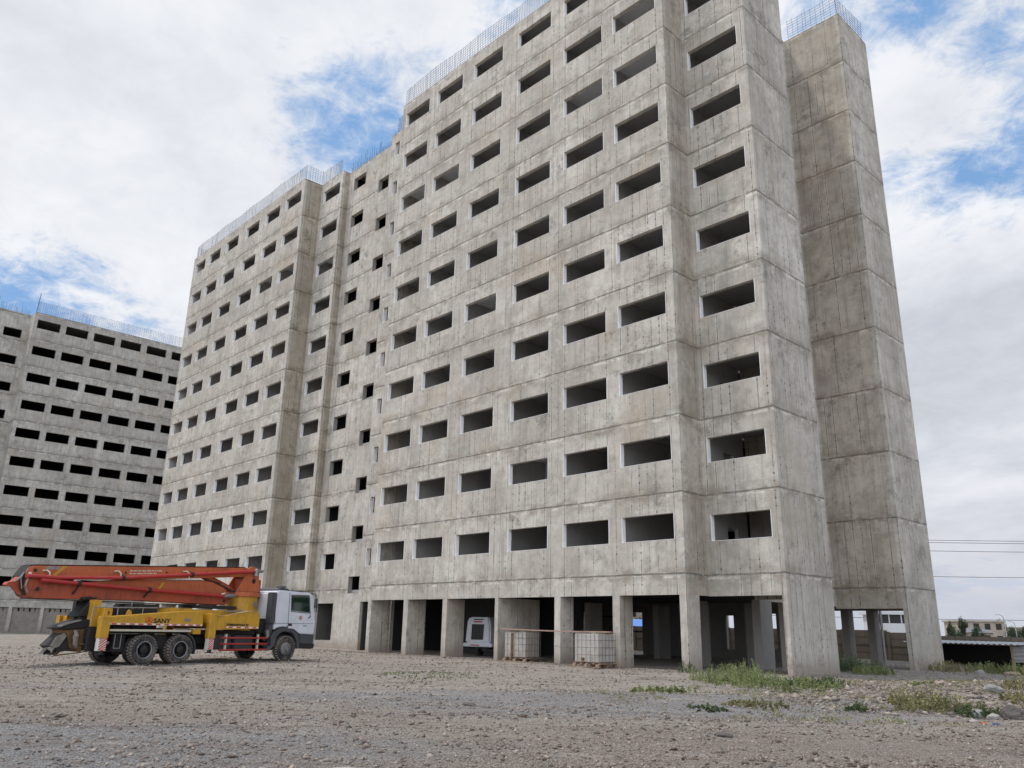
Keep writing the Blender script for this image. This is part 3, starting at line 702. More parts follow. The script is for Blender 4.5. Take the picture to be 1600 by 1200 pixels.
MB().bar((-6.8, .1, ZT - .3), (-6.7, .1, ZT + 2.0), .05).build('starter_bar', 'rebar', bB)

# ------------------------------------------------------------------ concrete pump truck
T = empty('concrete_pump_truck', (-11.179, -15.436, 0), R(102.734), 'orange and yellow boom pump truck with a white cab, parked left in the yard', 'truck')
def both(fn):
    fn(-1); fn(1)
def tyre_prof(r, wd):
    return [(r * .57, -wd / 2 + .02), (r * .62, -wd / 2 + .005), (r * .90, -wd / 2), (r * .975, -wd / 2 + .035), (r, -wd / 2 + .07), (r, wd / 2 - .07), (r * .975, wd / 2 - .035), (r * .90, wd / 2), (r * .62, wd / 2 - .005), (r * .57, wd / 2 - .02), (r * .57, -wd / 2 + .02)]
def wheel(x, y, side, dual, front):
    r = .445; wd = .27
    t = MB().lathe_y((x, y, r), tyre_prof(r, wd), 40).build('wheel', 'rubber', T, smooth=True)
    # lugs
    lug = MB()
    for k in range(30):
        a = 2 * math.pi * k / 30
        for s_ in (-1, 1):
            aa = a + s_ * .05; c, s2 = math.cos(aa), math.sin(aa)
            lug.bar((x + c * r * .965, y + s_ * wd * .26, r + s2 * r * .965), (x + c * (r + .012), y + s_ * wd * .26, r + s2 * (r + .012)), .105, .05, (-s2, 0, c))
    lug.build('tread', 'tread', t)
    if dual:
        y2 = y - side * .31
        MB().lathe_y((x, y2, r), tyre_prof(r, wd), 32).build('inner_tyre', 'rubber', t, smooth=True)
    o = side
    if front: pr = [(.255, wd / 2 - .01), (.25, wd / 2 - .05), (.225, wd / 2 + .0), (.17, wd / 2 + .035), (.11, wd / 2 + .045), (.10, wd / 2 + .09), (.06, wd / 2 + .11), (.001, wd / 2 + .11)]
    else: pr = [(.262, wd / 2 + .0), (.25, wd / 2 - .015), (.24, wd / 2 - .07), (.225, wd / 2 - .15), (.13, wd / 2 - .16), (.12, wd / 2 - .02), (.085, wd / 2 + .0), (.001, wd / 2 + .01)]
    rim = MB().lathe_y((x, y, r), [(a, o * b_) for a, b_ in pr], 32).build('rim', 'rimf' if front else 'darkm', t, smooth=True)
    if not front: MB().lathe_y((x, y, r), [(.268, o * (wd / 2 - .004)), (.262, o * (wd / 2 + .010)), (.245, o * (wd / 2 + .008)), (.236, o * (wd / 2 - .02))], 32).build('rim_edge', 'rim', t, smooth=True)
    nb = MB()
    for k in range(10):
        a = 2 * math.pi * k / 10; q = .145 if front else .16; yy = wd / 2 + .035 if front else wd / 2 - .155
        nb.tube([(x + q * math.cos(a), y + o * yy, r + q * math.sin(a)), (x + q * math.cos(a), y + o * (yy + .03), r + q * math.sin(a))], .013, 6)
    nb.build('bolts', 'steel', t)
for sd in (-1, 1):
    wheel(0, sd * 1.10, sd, True, False); wheel(1.30, sd * 1.10, sd, True, False); wheel(5.762, sd * 1.10, sd, False, True)
MB().tube([(0, -1, .44), (0, 1, .44)], .09, 10).tube([(1.3, -1, .44), (1.3, 1, .44)], .09, 10).tube([(5.76, -1, .44), (5.76, 1, .44)], .07, 10).box(-.2, .2, -.18, .18, .28, .6).box(1.1, 1.5, -.18, .18, .28, .6).build('axles', 'darkm', T)
MB().box(-1.5, 6.6, -.42, -.30, .62, .90).box(-1.5, 6.6, .30, .42, .62, .90).box(-1.3, 1.9, -.9, .9, .93, .99).box(2.0, 4.6, -.8, .8, .92, 1.06).box(.4, .95, -.9, -.4, .45, .9).box(-.9, -.5, -.9, .9, .38, .9).build('chassis', 'darkm', T, bevel=.008)
# tanks and boxes under the deck
MB().box(2.75, 3.5, -.95, -.45, .42, .92).box(3.6, 4.45, -.95, -.45, .40, .90).box(2.8, 4.4, .5, 1.1, .38, .92).build('fuel_tank', 'plastic', T, bevel=.04)
MB().bar((-.78, -1.12, .5), (-.78, -1.12, .93), .02).bar((-.98, -1.12, .5), (-.78, -1.12, .5), .02).bar((-.98, -1.12, .5), (-.98, -1.12, .93), .02).build('ladder', 'steel', T)
def guards(sd):
    p = [(a, b_) for a, b_ in [(1.3 + .58 * math.cos(t), .44 + .56 * math.sin(t)) for t in [R(q) for q in range(-15, 70, 12)]]]
    q = [(1.3 + .55 * math.cos(t), .44 + .53 * math.sin(t)) for t in [R(w_) for w_ in range(69, -16, -12)]]
    MB().prism(p + q, sd * .85, sd * 1.22).build('mudguard', 'plastic', T)
both(guards)
# outrigger boxes
def outr(sd):
    y0, y1 = sorted((sd * 1.25, sd * .88))
    a = MB().prism([(-1.50, 1.20), (2.03, 1.20), (1.97, 1.69), (1.30, 1.665), (-1.50, 1.42)], y0, y1).build('outrigger_box', 'yellow', T, bevel=.012)
    b_ = MB().prism([(2.42, 1.08), (4.39, 1.13), (4.39, 1.55), (4.30, 1.76), (3.9, 1.745), (2.85, 1.55), (2.25, 1.60), (2.25, 1.30)], y0, y1).build('outrigger_box', 'yellow', T, bevel=.012)
    MB().box(-1.26, 1.62, y0 + .02, y1 - .05, 1.00, 1.065).build('side_rail', 'cream', T, bevel=.008)
    MB().box(1.72, 2.02, y0 + .06, y1 - .05, .93, 1.10).build('step_box', 'yellow', T, bevel=.01)
    # trim strip along the top edge of the front box
    MB().bar((2.45, sd * 1.26, 1.50), (3.0, sd * 1.26, 1.60), .02, .015).bar((3.0, sd * 1.26, 1.60), (4.25, sd * 1.26, 1.76), .02, .015).build('pipe', 'steel', b_)
    for n, (xa, xb, z, dt) in enumerate(((-1.31, 1.99, 1.222, .0), (2.98, 4.36, 1.175, 0))):
        m_ = MB(); m2 = MB(); L = xb - xa; k = 11 if n == 0 else 4; m_.box(xa, xb, sd * 1.254 - .002, sd * 1.254 + .002, z - .026, z + .026)
        for q in range(k):
            c = xa + L * (q + .5) / k; m2.box(c - .085, c + .085, sd * 1.258 - .002, sd * 1.258 + .002, z - .018, z + .020)
        o = m_.build('reflective_tape', 'tapew', a if n == 0 else b_); m2.build('reflective_tape', 'taper', a if n == 0 else b_)
    for (xa, xb, zt) in ((-1.60, -1.31, 1.44), (2.26, 2.53, 1.62)):
        lg = MB().box(xa, xb, min(sd * 1.31, sd * 1.10), max(sd * 1.31, sd * 1.10), .80, zt).build('outrigger_leg', 'yellow', T, bevel=.01)
        yo = sd * (1.29 + (.14 if sd > 0 and False else .06) + .0)
        yf = sd * 1.30
        MB().box(xa + .02, xb - .02, min(yf, yf - sd * .18) , max(yf, yf - sd * .18), .43, .80).build('leg_sleeve', 'tapew', lg, bevel=.004)
        st = MB()
        for q in range(-2, 5):
            z0 = .44 + q * .078
            pts = [(xa + .025, z0), (xa + .025, z0 + .040), (xb - .025, z0 + .040 + .17), (xb - .025, z0 + .17)]
            pts = [(x_, min(.798, max(.432, z_))) for x_, z_ in pts]
            if abs(pts[0][1] - pts[1][1]) < .003 and abs(pts[2][1] - pts[3][1]) < .003: continue
            e = yf + sd * .004
            st.add([(x_, e, z_) for x_, z_ in pts], [(0, 1, 2, 3)])
        st.build('warning_stripes', 'taper', lg)
        MB().tube([((xa + xb) / 2, sd * 1.25, .33), ((xa + xb) / 2, sd * 1.25, .45)], .07, 10).tube([((xa + xb) / 2 , sd * 1.25, .33), ((xa + xb) / 2, sd * 1.25, .355)], .13, 12).build('leg_foot', 'darkm', lg)
    return a, b_
boxes = {sd: outr(sd) for sd in (-1, 1)}
aR, bR = boxes[-1]
lettering('lettering', 'SANY', .20, 'black', aR, (.17, -1.256, 1.27), (1, 0, 0), (0, 0, 1), bold=.0035, sx=1.18)
# red ring emblem with three blades
mb = MB(); cx, cz = .0, 1.345
ring = MB(); n = 28
vo = [(cx + .125 * math.cos(2 * math.pi * k / n), -1.258, cz + .105 * math.sin(2 * math.pi * k / n)) for k in range(n)]; vi = [(cx + .105 * math.cos(2 * math.pi * k / n), -1.258, cz + .086 * math.sin(2 * math.pi * k / n)) for k in range(n)]
ring.add(vo + vi, [(k, (k + 1) % n, n + (k + 1) % n, n + k) for k in range(n)])
for a in (90, 210, 330):
    t0, l, r2 = R(a), R(a + 60), R(a - 60)
    ring.add([(cx + .12 * math.cos(t0), -1.259, cz + .12 * math.sin(t0)), (cx + .035 * math.cos(l), -1.259, cz + .035 * math.sin(l)), (cx, -1.259, cz), (cx + .035 * math.cos(r2), -1.259, cz + .035 * math.sin(r2))], [(0, 1, 2, 3)])
ring.build('emblem', 'taper', aR, fix=False)
v = [(1.42 + .13 * math.cos(2 * math.pi * k / 16), -1.257, 1.38 + .05 * math.sin(2 * math.pi * k / 16)) for k in range(16)]
MB().add(v, [tuple(range(16))]).build('oval_plate', 'steel', aR)
lettering('lettering', 'BYSERVETON 37', .10, 'black', bR, (2.98, -1.256, 1.225), (1, 0, 0), (0, 0, 1), bold=.004, sx=1.28)
# red side rails
def rails(sd):
    for k, z in enumerate((.82, .62, .42)): MB().tube([(2.83 - .005 * k, sd * 1.2, z), (4.87, sd * 1.2, z)], .033, 10).build('side_guard', 'red', T, smooth=True)
    MB().box(3.04, 3.09, sd * 1.2 - .02, sd * 1.2 + .06, .40, .95).box(4.42, 4.47, sd * 1.2 - .02, sd * 1.2 + .06, .40, .95).build('guard_post', 'cream', T)
both(rails)
# rear cabinet and post
MB().box(-1.60, -1.36, -.75, -.45, 1.12, 1.92).build('rear_post', 'yellow', T, bevel=.01)
MB().box(-1.36, -1.08, -.95, -.45, 1.12, 1.68).build('control_cabinet', 'yellow', T, bevel=.012)
lettering('lettering', '9', .16, 'black', T, (-1.25, -.953, 1.48), (1, 0, 0), (0, 0, 1), bold=.002)
MB().box(-1.50, -1.36, .45, .65, 1.12, 1.92).build('rear_post', 'darkm', T, bevel=.01)
MB().tube([(-1.75, -1.0, 1.15), (-1.75, -1.0, 1.66), (-1.72, -1.0, 1.69), (.42, -1.0, 1.74), (.45, -1.0, 1.5)], .017, 8).tube([(-.95, -1.0, 1.3), (-.95, -1.0, 1.70)], .014, 6).tube([(-.1, -1.0, 1.35), (-.1, -1.0, 1.72)], .014, 6).tube([(-.32, -.7, 1.3), (-.32, -.7, 1.9), (-.12, -.7, 1.9)], .02, 6).build('handrail', 'steel', T)
# deck units between the boxes
MB().box(-.9, -.25, -.75, .4, 1.0, 1.72).box(-.2, .75, -.6, .6, 1.0, 1.85).build('water_tank', 'darkm', T, bevel=.05)
MB().tube([(-.25, -.35, 1.62), (.55, -.35, 1.62)], .24, 18).build('air_vessel', 'plastic', T, smooth=True)
MB().prism([(-.62, 1.5), (-.42, 1.5), (-.46, 1.62), (-.52, 1.66), (-.58, 1.62)], -.95, -.90).build('lifting_eye', 'yellow', T)
MB().prism([(.75, 1.3), (2.1, 1.3), (2.0, 1.72), (1.75, 1.77), (1.45, 1.72), (1.2, 1.78), (.95, 1.74), (.75, 1.66)], -.85, .85).build('deck_cover', 'yellow', T, bevel=.03)
MB().prism([(2.0, 1.35), (4.0, 1.35), (3.9, 1.70), (3.6, 1.74), (2.0, 1.74)], -.8, .8).build('deck_cover', 'yellow', T, bevel=.03)
MB().tube([(3.1, -.95, 1.70), (3.95, -.95, 1.72)], .035, 8).tube([(3.75, -.95, 1.72), (4.0, -.95, 1.72)], .06, 10).build('hydraulic_ram', 'steel', T)
# pedestal, slewing ring, boom foot
MB().tube([(4.50, 0, 1.0), (4.50, 0, 2.28)], .56, 36).build('pedestal', 'yellow', T, smooth=True)
MB().box(4.60, 4.72, -.56, -.535, 1.92, 2.10).build('plate', 'steel', T)
slew = MB().tube([(4.50, 0, 2.27), (4.50, 0, 2.42)], .64, 40).build('slewing_ring', 'orange', T, smooth=True)
bl = MB()
for k in range(32):
    a = 2 * math.pi * k / 32; bl.tube([(4.50 + .60 * math.cos(a), .60 * math.sin(a), 2.42), (4.50 + .60 * math.cos(a), .60 * math.sin(a), 2.455)], .016, 6)
bl.build('bolts', 'darkm', slew)
def foot(sd):
    y = sd * .33; p = MB().prism([(3.92, 2.42), (4.98, 2.42), (4.86, 3.18), (4.76, 3.33), (4.50, 3.36), (4.34, 3.28), (4.30, 3.05)], y - .03, y + .03).build('boom_foot', 'orange', T, bevel=.008)
    n = 18; MB().add([(4.66 + .085 * math.cos(2 * math.pi * k / n), y + sd * .033, 2.84 + .095 * math.sin(2 * math.pi * k / n)) for k in range(n)], [tuple(range(n))]).build('opening', 'black', p)
both(foot)
MB().box(4.3, 5.05, -.30, .30, 2.42, 2.9).build('foot_web', 'orange_dull', T)
MB().tube([(4.72, -.48, 3.20), (4.72, .48, 3.20)], .10, 14).build('pivot_pin', 'steel', T)
# boom sections
A1 = MB().prism([(-3.58, 2.62), (-3.50, 2.78), (-3.36, 2.84), (4.26, 3.31), (4.62, 3.30), (4.62, 3.05), (4.29, 2.98), (2.6, 2.83), (.2, 2.63), (-.65, 2.60), (-3.56, 2.46)], -.30, .30).build('boom_section', 'orange', T, bevel=.012)
MB().prism([(-1.6, 2.32), (3.32, 2.30), (3.62, 2.42), (3.30, 2.68), (2.6, 2.74), (-.5, 2.60), (-1.6, 2.45)], -.24, .24).build('boom_section', 'orange', T, bevel=.012)
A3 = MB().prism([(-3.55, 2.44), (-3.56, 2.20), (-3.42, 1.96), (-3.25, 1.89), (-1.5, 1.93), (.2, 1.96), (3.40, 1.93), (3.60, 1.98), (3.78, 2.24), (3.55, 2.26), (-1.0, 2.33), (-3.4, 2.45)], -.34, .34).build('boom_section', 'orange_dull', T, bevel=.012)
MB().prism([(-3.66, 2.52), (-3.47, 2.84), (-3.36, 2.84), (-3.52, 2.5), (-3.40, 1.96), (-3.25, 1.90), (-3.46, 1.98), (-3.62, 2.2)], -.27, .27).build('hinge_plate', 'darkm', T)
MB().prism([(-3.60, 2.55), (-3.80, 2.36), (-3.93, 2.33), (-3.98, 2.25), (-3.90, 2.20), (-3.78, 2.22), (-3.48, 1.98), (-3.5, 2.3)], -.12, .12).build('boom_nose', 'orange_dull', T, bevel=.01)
MB().tube([(-3.62, -.30, 2.62), (-3.75, -.30, 2.42), (-3.85, -.28, 2.34)], .02, 6).tube([(-3.56, -.33, 2.72), (-3.70, -.33, 2.45), (-3.62, -.33, 2.15)], .016, 6).tube([(-3.50, -.37, 2.5), (-3.55, -.37, 2.25), (-3.45, -.37, 2.05)], .022, 6).build('hose', 'steel', T)
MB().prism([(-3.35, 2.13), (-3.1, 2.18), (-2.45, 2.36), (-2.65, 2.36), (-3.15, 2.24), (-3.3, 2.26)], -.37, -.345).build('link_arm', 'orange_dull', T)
MB().tube([(-3.2, -.40, 2.17), (-3.2, -.33, 2.17)], .055, 12).tube([(-3.33, -.33, 2.70), (-3.33, -.305, 2.70)], .05, 12).tube([(3.45, -.37, 2.08), (3.45, -.33, 2.08)], .045, 12).build('pivot_pin', 'darkm', T)
MB().tube([(-3.46, -.335, 2.60), (-3.46, -.30, 2.60)], .045, 12).build('lamp', 'tapew', T)
# yellow flashes, plates, small print on the upper section
def boomz(x, f):        # f 0..1 up the section side
    lo = 2.46 + (x + 3.56) * (.14 / 2.91) if x < -.65 else 2.60 + (x + .65) * .078; hi = 2.84 + (x + 3.36) * (.47 / 7.62); return lo + (hi - lo) * f
mb = MB(); mb.add([(x, -.304, z) for x, z in ((-2.86, boomz(-2.86, .04)), (-2.78, boomz(-2.78, .3)), (-2.52, boomz(-2.52, .96)), (-2.35, boomz(-2.35, .96)), (-2.58, boomz(-2.58, .5)), (-2.72, boomz(-2.72, .04)))], [(0, 1, 2, 3, 4, 5)])
mb.build('yellow_flash', 'yellow', A1)
MB().add([(x, -.3045, z) for x, z in ((-3.02, boomz(-3.02, .70)), (-2.64, boomz(-2.64, .68)), (-2.60, boomz(-2.6, .92)), (-3.0, boomz(-3.0, .95)))], [(0, 1, 2, 3)]).build('plate', 'steel', A1)
MB().add([(x, -.244, z) for x, z in ((.80, 2.36), (.90, 2.36), (1.06, 2.60), (.96, 2.60))], [(0, 1, 2, 3)]).build('yellow_flash', 'yellow', T)
mb = MB()
rnd = random.Random(3)
for row, zf in ((0, .60), (1, .38)):
    x = -.32
    while x < (.85 if row == 0 else .6):
        L = rnd.uniform(.06, .2)
        if x + L > .9: break
        mb.add([(x, -.304, boomz(x, zf)), (x + L, -.304, boomz(x + L, zf)), (x + L, -.304, boomz(x + L, zf) + .035), (x, -.304, boomz(x, zf) + .035)], [(0, 1, 2, 3)]); x += L + .03
mb.build('small_print', 'cream', A1)
mb = MB()
for x in (-.45, 1.02, 2.6): mb.tube([(x, -.312, boomz(x, .5)), (x, -.295, boomz(x, .5))], .032, 10)
mb.build('bolt_hole', 'black', A1)
# delivery pipes
MB().tube([(-3.60, -.46, 2.52), (-3.3, -.46, 2.52), (-2.7, -.46, 2.52), (-.6, -.46, 2.64), (1.34, -.46, 2.84), (4.30, -.46, 3.16), (4.55, -.46, 3.19)], .058, 14).build('delivery_pipe', 'red', T, smooth=True)
MB().tube([(-3.2, -.50, 2.42), (-2.2, -.50, 2.39), (.34, -.50, 2.31), (3.35, -.50, 2.24)], .058, 14).build('delivery_pipe', 'red', T, smooth=True)
MB().tube([(3.3, -.5, 2.24), (3.62, -.5, 2.26), (3.80, -.42, 2.26)], .075, 12).tube([(4.45, -.46, 3.18), (4.95, -.46, 3.22)], .055, 12).tube([(4.66, -.46, 3.02), (4.66, -.46, 3.26)], .085, 12).build('pipe_coupling', 'steel', T, smooth=True)
cl = MB()
for x, z, y in ((-.62, 2.64, -.46), (1.9, 2.91, -.46), (-2.05, 2.385, -.5), (.34, 2.31, -.5)): cl.tube([(x - .05, y, z), (x + .05, y, z)], .085, 12)
for x in (-2.05, .34): cl.tube([(x, -.5, 2.33), (x - .02, -.42, 2.18), (x - .07, -.36, 2.07)], .03, 6)
cl.build('pipe_clamp', 'darkm', T)
cw = MB()
for x, z in ((-3.0, 2.70), (-.75, 2.83), (1.75, 2.99)): cw.tube([(x - .12, -.33, z), (x, -.36, z + .02), (x + .06, -.42, z - .05), (x + .06, -.46, z - .22)], .025, 6)
cw.build('pipe_bracket', 'cream', T)
# slim lighter cylinder seen between the sections and the big ram
MB().tube([(2.55, -.1, 2.95), (3.75, -.1, 2.52)], .12, 14).tube([(3.7, -.1, 2.52), (4.1, -.1, 2.42)], .07, 10).build('boom_ram', 'orange_dull', T, smooth=True)
MB().bar((3.95, -.28, 2.40), (4.42, -.28, 3.00), .05, .09).bar((3.0, -.26, 2.72), (3.95, -.26, 2.40), .03, .05).build('boom_link', 'darkm', T)
MB().box(-3.3, 3.5, -.345, .345, 1.885, 1.90).build('underside_strip', 'darkm', T)  # dark strip drawn along the underside of the boom
MB().prism([(-3.40, 2.845), (4.26, 3.315), (4.26, 3.335), (-3.40, 2.865)], -.31, .31).build('top_edge_strip', 'darkm', T)  # dark strip drawn along the top edge of the boom
MB().prism([(-1.0, 2.335), (3.5, 2.27), (3.5, 2.30), (-1.0, 2.365)], -.345, -.20).prism([(-.6, 2.60), (2.6, 2.745), (3.3, 2.69), (3.3, 2.71), (2.6, 2.765), (-.6, 2.62)], -.26, -.2).build('section_gap_strip', 'darkm', T)  # dark strips drawn for the gap lines between boom sections
MB().box(2.2, 3.9, -.5, .5, 1.80, 1.90).build('boom_rest', 'darkm', T)
# cab
cabp = [(5.14, 1.10), (5.20, 1.16), (5.42, 1.22), (5.92, 1.22), (6.18, 1.14), (6.36, .98), (7.10, .96), (7.13, 1.40), (7.06, 1.75), (6.92, 2.38), (6.80, 2.50), (5.18, 2.54), (5.08, 2.44), (5.06, 1.9)]
cab = MB().prism(cabp, -1.22, 1.22).build('cab', 'white', T, bevel=.035)
MB().box(5.0, 6.5, -.9, .9, .75, 1.2).build('cab_floor', 'darkm', T)
MB().prism([(6.36, .975), (6.38, .72), (6.5, .50), (7.06, .42), (7.14, .55), (7.14, .975)], -1.20, 1.20).build('bumper', 'plastic', T, bevel=.03)
MB().box(7.12, 7.16, -1.15, 1.15, .72, .95).box(7.12, 7.15, -.8, .8, 1.05, 1.35).build('grille', 'plastic', T)
def cabside(sd):
    y = sd * 1.222
    a = [(5.06 + .0, .55), (5.02, .80), (5.13, 1.02), (5.34, 1.16), (5.60, 1.20), (5.90, 1.20), (6.12, 1.12), (6.28, .98), (6.40, .72), (6.42, .45), (6.30, .45), (6.26, .72), (6.14, .90), (5.98, 1.02), (5.60, 1.06), (5.42, 1.00), (5.28, .86), (5.2, .55), (4.98, .38), (4.88, .38), (4.92, .52)]
    MB().prism(a, min(y, sd * .95), max(y, sd * .95) + (.03 if sd > 0 else 0) - (.0)).build('wheel_arch', 'plastic', T, bevel=.01)
    d = MB().add([(x, y + sd * .004, z) for x, z in ((5.70, 2.46), (5.76, 1.18), (6.05, 1.16), (6.22, 1.06), (6.34, 1.0), (7.00, .99), (7.02, 1.4), (6.95, 1.76), (6.82, 2.36), (6.74, 2.44))], [tuple(range(10))]).build('door', 'white', T)
    gl = MB().add([(x, y + sd * .010, z) for x, z in ((5.80, 2.36), (5.86, 1.82), (6.74, 1.77), (6.76, 1.84), (6.68, 2.34), (6.64, 2.38))], [tuple(range(6))]).build('window', 'glass', d)
    fr = MB()
    P = [(5.79, 2.38), (5.85, 1.79), (6.76, 1.745), (6.785, 1.84), (6.70, 2.37), (6.64, 2.40)]
    for k in range(6): p, q = P[k], P[(k + 1) % 6]; fr.bar((p[0], y + sd * .009, p[1]), (q[0], y + sd * .009, q[1]), .018, .025)
    fr.build('window_seal', 'plastic', d)
    MB().bar((5.70, y + sd * .006, 2.46), (5.76, y + sd * .006, 1.18), .012, .012).bar((5.10, y + sd * .006, 1.345), (7.02, y + sd * .006, 1.36), .010, .012).build('seam', 'plastic', T)
    MB().box(5.76, 5.94, y - .012, y + .012, 1.26, 1.34).build('door_handle', 'black', d)
    MB().box(6.50, 6.68, y - .008, y + .008, 1.255, 1.28).build('badge', 'black', d)
    n = 20; MB().add([(6.34 + .085 * math.cos(2 * math.pi * k / n), y + sd * .009, 1.56 + .075 * math.sin(2 * math.pi * k / n)) for k in range(n)] + [(6.34 + .055 * math.cos(2 * math.pi * k / n), y + sd * .009, 1.56 + .048 * math.sin(2 * math.pi * k / n)) for k in range(n)], [(k, (k + 1) % n, n + (k + 1) % n, n + k) for k in range(n)]).add([(6.34 + a_, y + sd * .009, 1.56 + b_) for a_, b_ in ((-.045, -.012), (.045, -.012), (.045, .012), (-.045, .012), (-.012, -.04), (.012, -.04), (.012, .045), (-.012, .045))], [(0, 1, 2, 3), (4, 5, 6, 7)]).build('emblem', 'orange', d, fix=False)
    MB().tube([(6.75, y, 2.50), (6.98, y + sd * .05, 2.44), (7.05, y + sd * .07, 2.1), (7.06, y + sd * .05, 1.80)], .02, 8).box(6.97, 7.03, y + sd * .06 - .06, y + sd * .06 + .06, 1.95, 2.30).build('mirror', 'plastic', T)
    MB().tube([(6.80, y + sd * .01, 1.78), (6.79, y + sd * .05, 1.62), (6.70, y + sd * .05, 1.56)], .022, 6).build('mirror_arm', 'plastic', T)
    MB().prism([(6.42, .46), (7.10, .44), (7.14, .50), (7.14, .62), (6.44, .64)], min(sd * 1.2, sd * 1.22), max(sd * 1.2, sd * 1.22)).build('step', 'darkm', T)
    MB().box(7.02, 7.165, sd * 1.0 - .16, sd * 1.0 + .16, .58, .82).build('headlight', 'bluegl' if False else 'tapew', T)
both(cabside)
MB().add([(7.068, -1.0, 1.75), (7.068, 1.0, 1.75), (6.935, 1.0, 2.36), (6.935, -1.0, 2.36)], [(0, 1, 2, 3)]).build('windscreen', 'glass', T) if False else MB().prism([(7.04, 1.72), (7.08, 1.72), (6.945, 2.37), (6.90, 2.37)], -1.05, 1.05).build('windscreen', 'glass', T)
MB().box(5.15, 6.78, -1.16, 1.16, 2.535, 2.555).build('roof_edge', 'plastic', T)
MB().prism([(5.35, 2.53), (6.0, 2.53), (5.9, 2.62), (5.6, 2.66), (5.45, 2.62)], -.9, .2).tube([(5.5, -.7, 2.66), (5.95, -.7, 2.70)], .03, 8).build('air_horn', 'plastic', T, bevel=.01)
MB().box(4.90, 5.12, -1.24, -.92, 1.32, 2.44).prism([(4.90, 1.32), (5.1, 1.32), (5.12, 1.1), (5.05, .9), (4.92, .84), (4.88, 1.0)], -1.15, -.95).build('air_intake', 'plastic', T, bevel=.03)
MB().tube([(4.90, -1.1, 1.1), (4.95, -1.1, .86), (4.80, -1.1, .76)], .07, 10).build('exhaust_pipe', 'steel', T)
mb = MB(); mb.box(5.04, 5.1, -.9, 1.0, 1.3, 2.4)
for k in range(7): mb.box(4.95, 5.30 if False else 5.04, .15, 1.15, 1.55 + k * .13, 1.64 + k * .13)
mb.build('cab_rear_panel', 'white', T)
mb = MB(); mb.box(5.20, 5.28, -.75, 1.15, 1.60, 2.46)
for k in range(7): mb.box(5.14, 5.20, -.75, 1.15, 1.62 + k * .115, 1.69 + k * .115)
mb.box(5.16, 5.30, -1.1, -1.0, 1.3, 1.4)
mb.build('radiator_box', 'white', T)
MB().box(4.6, 5.3, -.9, .9, .95, 1.5).build('gearbox', 'darkm', T, bevel=.05)
# hopper end
hop = MB().prism([(-2.25, 1.02), (-1.35, 1.12), (-1.45, .52), (-1.75, .38), (-2.05, .50)], -.62, .25).build('hopper', 'rust', T, bevel=.02)
MB().prism([(-2.40, 1.06), (-2.30, 1.15), (-1.75, 1.32), (-1.30, 1.36), (-1.20, 1.30), (-1.25, 1.12), (-2.25, 1.02)], -.66, .30).build('hopper_cover', 'black', hop, bevel=.02)
MB().prism([(-2.42, 1.16), (-2.20, 1.24), (-1.85, 1.32), (-1.9, 1.28), (-2.2, 1.20), (-2.44, 1.11)], -.68, -.40).build('hopper_sheet', 'sack', hop)
MB().prism([(-1.95, 1.40), (-1.62, 1.42), (-1.45, 1.86), (-1.58, 1.88)], -.5, .1).build('hopper_hood', 'black', hop, bevel=.02)
MB().prism([(-1.55, 1.10), (-1.36, 1.10), (-1.36, 2.0), (-1.50, 1.98)], -.42, .1).build('rear_mast', 'darkm', hop)
MB().prism([(-1.85, 1.98), (-1.52, 2.02), (-1.50, 1.97), (-1.78, 1.90)], -.4, -.2).build('hose_hook', 'darkm', hop)
MB().prism([(-2.22, .92), (-2.15, .70), (-2.0, .45), (-2.30, .38), (-2.42, .30), (-2.35, .42), (-2.55, .56)], -.55, .2).build('splash_flap', 'darkm', hop)
# crumpled sack over the chute
sk = MB(); rnd = random.Random(8); nx, ny = 9, 7
for a in range(nx):
    for b_ in range(ny):
        u, v_ = a / (nx - 1), b_ / (ny - 1); x = -2.95 + .55 * u; z = .52 + .50 * u ** .6 + .10 * math.sin(v_ * 5 + u * 4) - .25 * abs(v_ - .5); sk.v.append((x + rnd.uniform(-.03, .03), -.62 + .75 * v_, z + rnd.uniform(-.04, .04)))
for a in range(nx - 1):
    for b_ in range(ny - 1): sk.f.append((a * ny + b_, a * ny + b_ + 1, (a + 1) * ny + b_ + 1, (a + 1) * ny + b_))
sk.v = [(x + .12 if x < -2.8 else x, y, .5 + (z - .5) * .8) for x, y, z in sk.v]; k0 = len(sk.v); sk.v += [(x, y, z - .05) for x, y, z in sk.v[:k0]]; sk.f += [tuple(q + k0 for q in f[::-1]) for f in list(sk.f)]
sk.v = [(x + .32, y + .1, z * .92) for x, y, z in sk.v]; sko = sk.build('sack', 'sack', hop, fix=False)
MB().prism([(-2.62, .56), (-2.50, .50), (-2.38, .54), (-2.20, .84), (-2.28, .92), (-2.50, .82)], -.60, -.55).build('sack', 'sack', hop)
MB().tube([(-1.98, -.68, 1.0), (-2.0, -.74, .85), (-1.98, -.72, .62), (-1.90, -.66, .52)], [.07, .085, .07, .05], 12).build('outlet_elbow', 'sack', hop, smooth=True)
MB().tube([(-1.35, -.9, .42), (-1.35, -.9, .66)], .10, 10).tube([(-1.2, -1.0, .66), (-1.1, -1.0, .66)], .05, 10).build('valve_block', 'steel', hop)
MB().box(-1.7, -1.1, -.85, .6, .42, 1.1).build('hopper_frame', 'darkm', hop, bevel=.02)
MB().tube([(-2.45, -.5, .28), (-2.0, -.5, .33), (-1.5, -.6, .40)], .018, 6).tube([(-2.40, -.5, .30), (-2.3, -.5, .55)], .02, 6).tube([(-1.9, -.6, .62), (-1.5, -.8, .60), (-1.2, -.8, .85)], .025, 6).tube([(-1.7, -.7, .8), (-1.45, -.8, 1.0), (-1.15, -.85, 1.08)], .022, 6).tube([(-1.6, -.7, .7), (-1.35, -.8, .95), (-1.1, -.9, .9)], .02, 6).build('levers', 'rust', hop)

